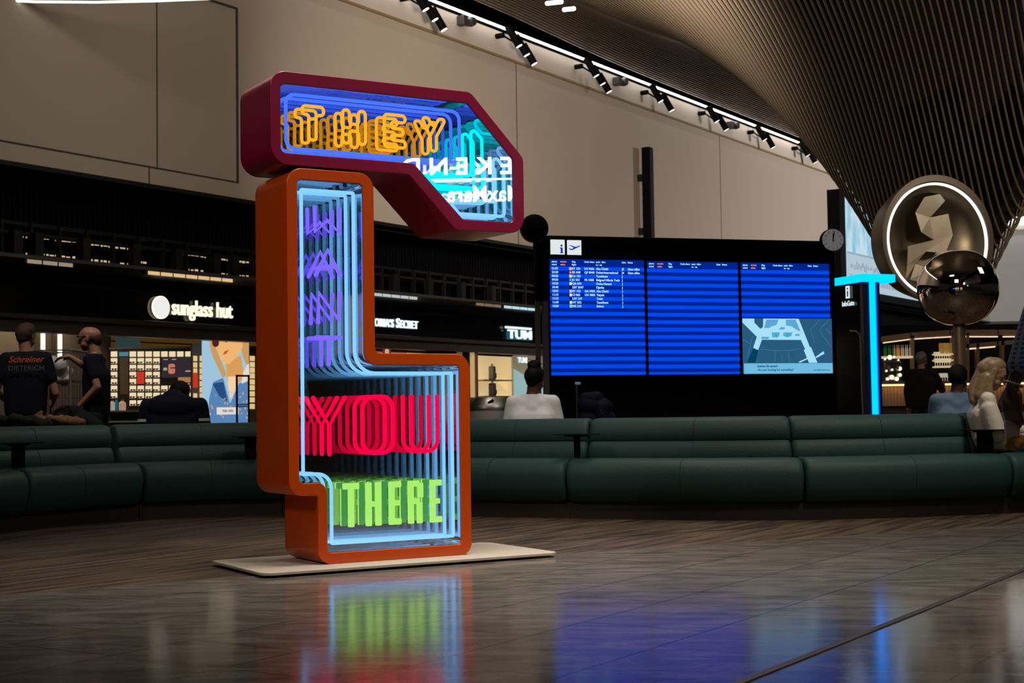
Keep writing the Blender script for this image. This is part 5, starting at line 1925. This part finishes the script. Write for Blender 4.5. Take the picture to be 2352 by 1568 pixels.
# woman with bun, white tee
YW = 13.5
q = atY(1224, 960, YW)
BUN = SHORT + [('s', (.0, -.045, .125), .052), ('s', (.03, -.04, .135), .036), ('s', (-.03, -.05, .13), .034), ('s', (0, -.07, .1), .045), ('s', (0, -.06, -.035), .055), ('s', (.025, -.03, .165), .022), ('s', (0, -.07, .02), .075)]
t, g, R = person('person with dark curly bun in white tee, back turned, beside steel bin', (q.x, YW, 0), -.1,
                 sit(.46, .03, head=(.02, .05, 1.19), neck=(0, .02, 1.06), shL=(-.185, .02, .98), shR=(.185, .02, .98), chest=(0, 0, .82), elL=(-.24, .05, .74), elR=(.245, .05, .73), wrL=(-.1, .3, .72), wrR=(.12, .3, .7)),
                 M_SKIN2, M_WHITE, M_TROUS, M_HAIRB, BUN, head=(-.35, -.2), sleeve=.62, bulk=1.08)
ep = g['head'] + R @ V((.082, 0, -.035))
obj('earring', MB().sphere(ep, .008, 8, 6), mat('gold', (.6, .4, .15), .2, 1), t)
cu = MB()
random.seed(3)
for k in range(12):
    c_ = g['head'] + R @ V((random.uniform(-.05, .09), -.05, random.uniform(.06, .19)))
    cu.tube([c_ + V((.016 * cos(j), .008 * sin(j * 1.3), .016 * sin(j))) for j in [i * .7 for i in range(8)]], .0022, 5)
obj('curls', cu, M_HAIRB, t)

# man at the bar
YB2 = 23.6
q = atY(2118, 900, YB2)
t, g, R = person('person in long black jacket standing at the bar, holding a red object', (q.x, YB2, 0), -.55,
                 stand(1.76, elR=(.3, .08, 1.14), wrR=(.22, .34, 1.2)), M_SKIN3, M_JKT, M_TROUS, M_HAIRG, SHORT[:5], head=(-.2, 0), long_sleeve=True, bulk=1.18, voxel=.014)
o_ = obj('red_cup', MB().lathe([(0, 0), (.03, 0), (.036, .09), (0, .09)], 14, g['wrR'] + V((0, .09, 0))), mat('cup_red', (.25, .02, .02), .5), None, smooth=True, angle=40)
o_.location = t.location
o_.rotation_euler = t.rotation_euler
tag(o_, 'small red cup in the hand of the person in black jacket at the bar', 'cup')
# seated man in blue shirt
YP = 13.45
q = atY(2200, 950, YP)
t, g, R = person('person in blue shirt with short black hair sitting with back turned', (q.x, YP, 0), -.15,
                 sit(.46, .05, head=(.02, .06, 1.145), neck=(0, .03, 1.02), shL=(-.18, .02, .94), shR=(.18, .02, .94), chest=(0, .0, .78), elL=(-.22, .08, .7), elR=(.22, .08, .7)),
                 M_SKIN2, M_BLUE, M_TROUS, M_HAIRB, SHORT + [('s', (0, -.065, .0), .075)], head=(-.3, -.25), sleeve=.6, bulk=1.1, long_sleeve=True)

# blonde woman sitting on the sofa, facing right
YF = 12.5
q = atY(2262, 960, YF)
LONGH = [('s', (0, -.03, .045), .088), ('s', (0, -.05, .02), .084), ('s', (0, .0, .068), .076), ('s', (0, .03, .085), .05), ('c', (.06, -.01, .03), .035, (.075, .0, -.1), .032), ('c', (.075, .0, -.1), .034, (.1, .06, -.26), .03),
         ('c', (-.06, -.01, .03), .035, (-.075, .0, -.1), .032), ('c', (-.075, .0, -.1), .034, (-.08, .05, -.24), .03), ('c', (0, -.07, 0), .06, (.01, -.085, -.17), .05), ('c', (.01, -.085, -.17), .05, (.05, -.06, -.25), .035),
         ('c', (.1, .06, -.26), .03, (.1, .13, -.36), .014), ('c', (.055, -.04, -.05), .05, (.075, -.04, -.2), .04)]
M_BLOND = mat('hair_blond', (.24, .16, .085), .45, noise=.6, nscale=60)
t, g, R = person('person with long blond hair in ivory blouse sitting on sofa, looking down', (q.x, YF, 0), -PI / 2 - .12,
                 sit(.5, .06, head=(.0, .07, 1.155), neck=(0, .0, 1.02), chest=(0, -.02, .8), shL=(-.17, -.0, .94), shR=(.17, -.0, .94), pel=(0, .02, .62), elL=(-.22, .02, .69), elR=(.21, .03, .68),
                     wrL=(-.1, .3, .68), wrR=(.1, .31, .68), hipL=(-.09, .1, .6), hipR=(.09, .1, .6), knL=(-.11, .52, .59), knR=(.11, .52, .58), anL=(-.1, .56, .085), anR=(.1, .56, .085)),
                 M_SKIN, M_BLOUSE, M_PANTS, M_BLOND, LONGH, head=(0, -.42), long_sleeve=True, bulk=1.0, voxel=.009, hk=1.08,
                 extra_top=[('c', (.2, .0, .86), .075, (.22, .05, .66), .085), ('c', (.1, .02, .62), .13, (.12, .12, .6), .1), ('c', (-.1, .02, .62), .12, (-.1, .1, .6), .1)])
f = lambda x, y, z: g['head'] + R @ (V((x, y, z)) * 1.08)
obj('eyes', MB().sphere(f(.03, .094, .006), (.012, .008, .005), 10, 6).sphere(f(-.03, .094, .006), (.012, .008, .005), 10, 6), mat('eye_dark', (.01, .008, .008), .4), t)
obj('eyebrows', MB().tube([f(.016, .1, .03), f(.032, .097, .034), f(.048, .085, .028)], .0035, 6).tube([f(-.016, .1, .03), f(-.032, .097, .034), f(-.048, .085, .028)], .0035, 6), M_HAIRD, t)
obj('lips', MB().tube([f(-.02, .092, -.059), f(0, .102, -.056), f(.02, .092, -.059)], .006, 6), mat('lips_rose', (.2, .05, .04), .5), t)

# man just outside the picture on the right: rolled check sleeve and hand reach in
cm = mat('blue_check', (.1, .17, .38), .8)
N, L, b = nodes_of(cm)
tc = N.new('ShaderNodeTexCoord')
sp = N.new('ShaderNodeSeparateXYZ')
L.new(tc.outputs['Object'], sp.inputs[0])


def stripe(out, period, th):
    m1 = N.new('ShaderNodeMath')
    m1.operation = 'MULTIPLY'
    m1.inputs[1].default_value = 2 * PI / period
    m2 = N.new('ShaderNodeMath')
    m2.operation = 'SINE'
    m3 = N.new('ShaderNodeMath')
    m3.operation = 'GREATER_THAN'
    m3.inputs[1].default_value = th
    L.new(out, m1.inputs[0])
    L.new(m1.outputs[0], m2.inputs[0])
    L.new(m2.outputs[0], m3.inputs[0])
    return m3.outputs[0]


a1, a2 = stripe(sp.outputs['Z'], .018, .35), stripe(sp.outputs['Y'], .022, .35)
ad = N.new('ShaderNodeMath')
ad.operation = 'ADD'
L.new(a1, ad.inputs[0])
L.new(a2, ad.inputs[1])
rp = N.new('ShaderNodeValToRGB')
rp.color_ramp.elements[0].color = (.025, .075, .22, 1)
rp.color_ramp.elements[1].color = (.22, .27, .36, 1)
L.new(ad.outputs[0], rp.inputs[0])
L.new(rp.outputs[0], b.inputs['Base Color'])
YH = 5.6
wq = atY(2324, 893, YH)
t, g, R = person('person at right picture edge with rolled blue check sleeve and beaded bracelet', (wq.x + .41, YH, 0), 0,
                 stand(1.82, shL=(-.2, 0, 1.48), elL=(-.315, -.01, wq.z + .28), wrL=(-.41, .0, wq.z), elR=(.25, 0, 1.16), wrR=(.26, .05, .9)), M_SKIN2, cm, M_TROUS, M_HAIRD, SHORT, voxel=.01, sleeve=1.45,
                 hands={'L': ((.03, .12, -1), (.75, .6, 0), .55, 1)})
br_ = MB()
wv = V(g['wrL']) + (V(g['elL']) - V(g['wrL'])).normalized() * .02
ax_ = (V(g['elL']) - V(g['wrL'])).normalized()
u_ = ax_.cross(V((0, 1, 0))).normalized()
v_ = ax_.cross(u_)
for k in range(22):
    a_ = 2 * PI * k / 22
    br_.sphere(wv + (u_ * cos(a_) + v_ * sin(a_)) * .034, .0055, 8, 6)
obj('bracelet', br_, mat('bracelet_beads', (.3, .27, .22), .3, .3), t, smooth=True)
cq = atY(2331, 985, YH + .02)
c_ = thing('cup', 'white cup wrapped in a yellow napkin held at the right picture edge', 'cup', (cq.x, YH + .05, cq.z - .04))
obj('cup_body', MB().lathe([(0, -.02), (.026, -.02), (.03, .06), (.024, .08), (.0, .088)], 20), mat('cup_white', (.5, .48, .45), .5), c_, smooth=True, angle=60)
nb_ = []
random.seed(9)
for k in range(14):
    a_ = 2 * PI * k / 14
    nb_.append(('s', V((.012 + .026 * cos(a_), .026 * sin(a_), -.008 + random.uniform(-.02, .022))), .017))
blobs('napkin', nb_, .005, mat('napkin_yellow', (.3, .17, .01), .8), c_, 2)

# ------------------------------------------------------------------ trolley, bags, bin, suitcase
YT2 = 15.6
p0_, p1_ = atY(96, 810, YT2), atY(181, 806, YT2)
t = thing('roll_cage', 'tall wire mesh trolley with shelves between the two standing people', 'trolley', ((p0_.x + p1_.x) / 2, YT2, 0))
hw = (p1_.x - p0_.x) / 2
zt3 = p1_.z
M_WIRE = mat('zinc_wire', (.22, .22, .21), .4, .7)
for sx in (-1, 1):
    for sy in (-.3, .3):
        obj('upright', MB().tube([(sx * hw, sy, .12), (sx * hw, sy, zt3)], .014, 8), M_WIRE, t, smooth=True)
        obj('castor', MB().cyl((sx * hw - .015, sy, .06), (sx * hw + .015, sy, .06), .06, 14), M_BLACK, t, smooth=True)
ws = MB()
k = -hw + .03
while k < hw:
    ws.tube([(k, .3, .15), (k, .3, zt3)], .0022, 4)
    k += .032
z = .2
while z < zt3:
    ws.tube([(-hw, .3, z), (hw, .3, z)], .0022, 4)
    z += .13
for sx in (-1, 1):
    y = -.28
    while y < .3:
        ws.tube([(sx * hw, y, .15), (sx * hw, y, zt3)], .0022, 4)
        y += .05
obj('mesh_panel', ws, M_WIRE, t)
obj('rim', MB().tube([(-hw, -.3, zt3), (hw, -.3, zt3), (hw, .3, zt3), (-hw, .3, zt3)], .012, 8, True), M_WIRE, t)
zs_ = [.16, atY(140, 873, YT2).z]
for zz in zs_:
    obj('shelf', MB().box(-hw, hw, -.3, .3, zz - .02, zz), mat('shelf_brown', (.07, .04, .02), .6), t)
w_ = atY(116, 845, 15.4)
bgw = []
random.seed(21)
for k in range(14):
    bgw.append(('s', V((random.uniform(-.12, .14), random.uniform(-.1, .1), random.uniform(.08, .2) - .04 * (k % 3))), random.uniform(.06, .085)))
t2 = thing('plastic_bag', 'crumpled white plastic bag on the trolley shelf beside the left standing person', 'bag', (w_.x - .02, YT2 - .02, zs_[1] + .0))
blobs('bag_body', bgw, .014, mat('white_plastic', (.42, .42, .42), .4, bump=.4, bscale=25), t2, 3)
o_ = obj('crate', MB().box(-.18, .1, -.22, .2, .0, .62), mat('crate_black', (.01, .01, .01), .6), None, loc=((p0_.x + p1_.x) / 2, YT2, zs_[0] + .0), bevel=.02)
tag(o_, 'black crate on the lower trolley shelf', 'crate')


def heap(name, label, cat, px, py, Y, parts_, m, zbase, group=None, voxel=.012):
    q_ = atY(px, py, Y)
    t_ = thing(name, label, cat, (q_.x, Y, zbase), 0, group)
    blobs(cat.replace(' ', '_') + '_body', parts_, voxel, m, t_, 4)
    return t_


hm = []
for k in range(16):
    u = k / 15
    hm.append(('s', V((-.3 + .62 * u, .03 * sin(k * 2.1), .05 + .045 * sin(PI * u) + .012 * sin(k * 1.7))), .052))
heap('folded_coat', 'dark grey coat lying on the sofa back at the picture left edge', 'coat', 25, 965, 12.95, hm, mat('coat_charcoal', (.014, .014, .016), .9, spec=.1, bump=.5, bscale=25), .79)
hm = []
for k in range(20):
    u = k / 19
    hm.append(('s', V((-.2 + .5 * u, .04 * sin(k * 2.7), .045 + .04 * sin(PI * u * .9) + .014 * sin(k * 2.3))), .03 + .014 * abs(sin(k * 1.1))))
hm.append(('c', V((-.14, 0, .08)), .03, V((-.05, 0, .15)), .02))
heap('folded_jacket', 'tan brown jacket lying crumpled on the sofa back', 'jacket', 108, 963, 13.2, hm, mat('jacket_tan', (.12, .055, .018), .85, bump=.6, bscale=22), .80)
hm = [('c', V((-.26, 0, .1)), .1, V((.28, 0, .1)), .1), ('c', V((-.24, 0, .28)), .11, V((.28, 0, .27)), .11), ('c', V((-.1, 0, .38)), .11, V((.12, 0, .4)), .1), ('c', V((-.02, 0, .5)), .06, V((.06, 0, .48)), .08), ('c', V((.06, 0, .5)), .06, V((.25, 0, .34)), .09), ('c', V((-.06, 0, .5)), .05, V((-.26, 0, .3)), .08)]
q9 = atY(157, 950, 13.7)
t_ = thing('holdall', 'large black soft bag standing behind the tan jacket', 'bag', (q9.x, 13.7, .46))
blobs('bag_body', hm, .012, mat('bag_black', (.006, .006, .007), .8, spec=.1, bump=.4, bscale=18), t_, 4)
obj('strap', MB().tube([(-.12, -.1, .36), (-.08, -.12, .5), (.04, -.12, .54), (.1, -.1, .4)], .012, 6), M_BLACK, t_, smooth=True)

q_ = atY(1128, 920, 14.4)
t = thing('waste_bin', 'brushed steel round fronted waste bin between sculpture and woman in white', 'bin', (q_.x, 14.4, 0))
ztb = atY(1128, 912, 14.4).z
obj('body', MB().lathe([(0, 0), (.27, 0), (.275, .02), (.275, ztb - .12), (0, ztb - .12)], 40), mat('bin_steel', (.5, .47, .43), .38, .55), t, smooth=True, angle=40)
obj('lid', MB().lathe([(0, ztb - .12), (.285, ztb - .12), (.285, ztb - .09), (.22, ztb), (0, ztb)], 40), mat('bin_lid', (.3, .29, .27), .35, 1.0), t, smooth=True, angle=40)
obj('slot', MB().obox((-.0, -.262, ztb - .045), (1, 0, .6), (0, 1, .8), (-.6, 0, 1), .03, .004, .012).obox((.2, -.17, ztb - .04), (1, 0, 0), (0, 1, .8), (0, 0, 1), .018, .01, .014), M_BLACK, t)
obj('lock', MB().cyl((.05, -.283, ztb - .22), (.05, -.265, ztb - .22), .01, 12), M_BLACK, t)

q_ = atY(1352, 930, 14.3)
t = thing('suitcase', 'dark suitcase with raised handle standing behind the sofa before the flight board', 'suitcase', (q_.x, 14.3, 0), -.1)
zh = atY(1325, 880, 14.3).z
xh = atY(1325, 900, 14.3).x - q_.x
obj('shell', MB().prism(roundpoly([(-.12, .04), (.17, .04), (.17, .74), (-.12, .74)], .04, 4), -.13, .13), mat('case_black', (.006, .006, .008), .5, spec=.1), t, bevel=.02)
obj('handle', MB().tube([(xh, -.03, .7), (xh, -.03, zh), (xh, .06, zh), (xh, .06, .7)], .008, 8), mat('handle_grey', (.05, .05, .055), .4, .5), t)
obj('wheels', MB().cyl((-.1, -.1, .03), (-.07, -.1, .03), .03, 10).cyl((.12, -.1, .03), (.15, -.1, .03), .03, 10).cyl((-.1, .1, .03), (-.07, .1, .03), .03, 10).cyl((.12, .1, .03), (.15, .1, .03), .03, 10), M_BLACK, t)
obj('handle_grip', MB().box(xh - .015, xh + .035, -.04, .07, zh - .012, zh + .012), mat('grip_blue', (.15, .25, .4), .5, emis=(.2, .4, .7), es=.15), t, bevel=.004)
t2 = thing('rucksack', 'navy rucksack sitting on the suitcase before the flight board', 'rucksack', (q_.x + .02, 14.3, .745), -.1)
blobs('bag_body', [('c', V((-.05, 0, .06)), .09, V((.16, 0, .06)), .09), ('c', V((-.05, 0, .2)), .09, V((.13, 0, .18)), .09), ('c', V((-.05, 0, .27)), .06, V((.06, 0, .27)), .07), ('c', V((.12, -.06, .04)), .07, V((.1, -.06, .18)), .06)], .012, mat('rucksack_navy', (.004, .005, .016), .7, spec=.1, bump=.4, bscale=20), t2, 3)
obj('zip_pull', MB().tube([(.1, -.13, .16), (.115, -.135, .12)], .004, 6), mat('handle_grey', (.05, .05, .055), .4, .5), t2)

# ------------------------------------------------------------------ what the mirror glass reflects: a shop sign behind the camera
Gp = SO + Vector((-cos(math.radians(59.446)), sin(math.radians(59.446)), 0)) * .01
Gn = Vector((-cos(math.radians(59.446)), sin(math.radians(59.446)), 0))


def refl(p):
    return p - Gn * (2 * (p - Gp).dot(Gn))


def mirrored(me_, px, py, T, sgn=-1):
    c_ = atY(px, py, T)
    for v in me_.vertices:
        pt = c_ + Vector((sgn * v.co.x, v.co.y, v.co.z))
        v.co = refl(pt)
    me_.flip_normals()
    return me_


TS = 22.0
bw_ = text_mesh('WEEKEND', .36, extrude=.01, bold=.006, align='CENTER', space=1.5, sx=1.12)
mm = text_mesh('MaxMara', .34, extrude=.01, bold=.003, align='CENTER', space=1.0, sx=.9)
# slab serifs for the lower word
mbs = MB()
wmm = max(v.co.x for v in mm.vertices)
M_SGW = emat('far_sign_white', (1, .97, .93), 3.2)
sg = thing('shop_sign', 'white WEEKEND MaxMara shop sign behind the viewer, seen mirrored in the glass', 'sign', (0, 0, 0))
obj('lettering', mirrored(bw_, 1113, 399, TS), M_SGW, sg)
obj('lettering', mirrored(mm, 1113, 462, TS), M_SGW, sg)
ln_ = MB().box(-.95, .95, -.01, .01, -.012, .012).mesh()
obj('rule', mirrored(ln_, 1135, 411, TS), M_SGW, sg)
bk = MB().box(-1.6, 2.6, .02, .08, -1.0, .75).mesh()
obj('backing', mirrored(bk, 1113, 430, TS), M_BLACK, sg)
# the hall behind the camera, only as reflections show it
bk = MB().box(-14, 14, .3, .5, -5.2, -1.0).mesh()
o_ = obj('wall_back', mirrored(bk, 1113, 430, TS + .4), mat('far_wall_dark', (.05, .04, .03), .7), None)
o_['kind'] = 'structure'
bk = MB().box(-14, 14, .3, .5, 1.6, 7.5).mesh()
o_ = obj('wall_back', mirrored(bk, 1113, 430, TS + .4), M_CREAM, None)
o_['kind'] = 'structure'
area('far_wall_fill', (8, -4, 8), (13, 3, 5), 3, 90, (1, .85, .7))  # unseen area light added for the wall behind the camera
o_ = struct('wall_back', MB().box(-26, 26, -14.4, -14, 0, 4.2), mat('far_wall_dark', (.05, .04, .03), .7))
o_ = struct('wall_back', MB().box(-26, 26, -14.4, -14, 4.2, 10.6), M_CREAM)
for k, (x, w_, c_, e_) in enumerate([(-9, 3, (1, .75, .45), .8), (-4.5, 2.2, (1, .85, .6), .9), (.5, 3.4, (1, .7, .4), .7), (6, 2.4, (.7, .85, 1), .8), (10, 2.8, (1, .8, .5), .8)]):
    t = thing('lit_storefront', ['amber lit shop front behind the viewer, leftmost', 'pale lit shop front behind the viewer', 'orange lit shop front straight behind the viewer', 'bluish lit shop front behind the viewer', 'amber lit shop front behind the viewer, rightmost'][k],
              'shop', (x, -13.9, 0), 0)
    obj('window', MB().box(0, w_, -.02, 0, .3, 2.5), emat('front_%d' % k, c_, e_), t)
    obj('frame', MB().box(-.08, 0, -.1, .06, 0, 2.6).box(w_, w_ + .08, -.1, .06, 0, 2.6).box(0, w_, -.1, .06, 2.5, 2.6), M_BLACK, t)

# small ceiling lights
for k, (px, py, L_) in enumerate([(1273, 6, .3), (1307, 21, .2)]):
    p = atY(px, py, 29.0)
    t = thing('pill_light', ['left white pill shaped light in the slatted ceiling at picture top', 'right smaller white pill shaped light in the slatted ceiling'][k], 'ceiling light', p, -.35)
    obj('diffuser', MB().tube([(-L_ / 2, 0, 0), (L_ / 2, 0, 0)], .045, 12).sphere((-L_ / 2, 0, 0), .045, 12, 8).sphere((L_ / 2, 0, 0), .045, 12, 8), emat('pill_led', (1, .95, .85), 2.5), t, smooth=True)
    obj('hanger', MB().cyl((0, 0, .04), (0, 0, HC - p.z), .012, 6), M_BLACK, t)
pts_ = [atY(x, y, 24.5) for x, y in ((-150, -30), (-40, -2), (80, 4), (220, 5), (360, 2), (480, -3), (600, -18), (680, -40))]
o0 = pts_[3]
t = thing('curved_light_line', 'thin curved white light line along the top left picture edge', 'ceiling light', o0)
obj('diffuser', MB().tube([p - o0 for p in pts_], .022, 8), emat('arc_led', (1, .97, .8), 2.0), t, smooth=True)
obj('housing', MB().tube([p - o0 + Vector((0, .05, .05)) for p in pts_], .05, 8), M_BLACK, t, smooth=True)
obj('hanger', MB().cyl((0, .05, .05), (0, .05, 10.7 - o0.z), .012, 6), M_BLACK, t)
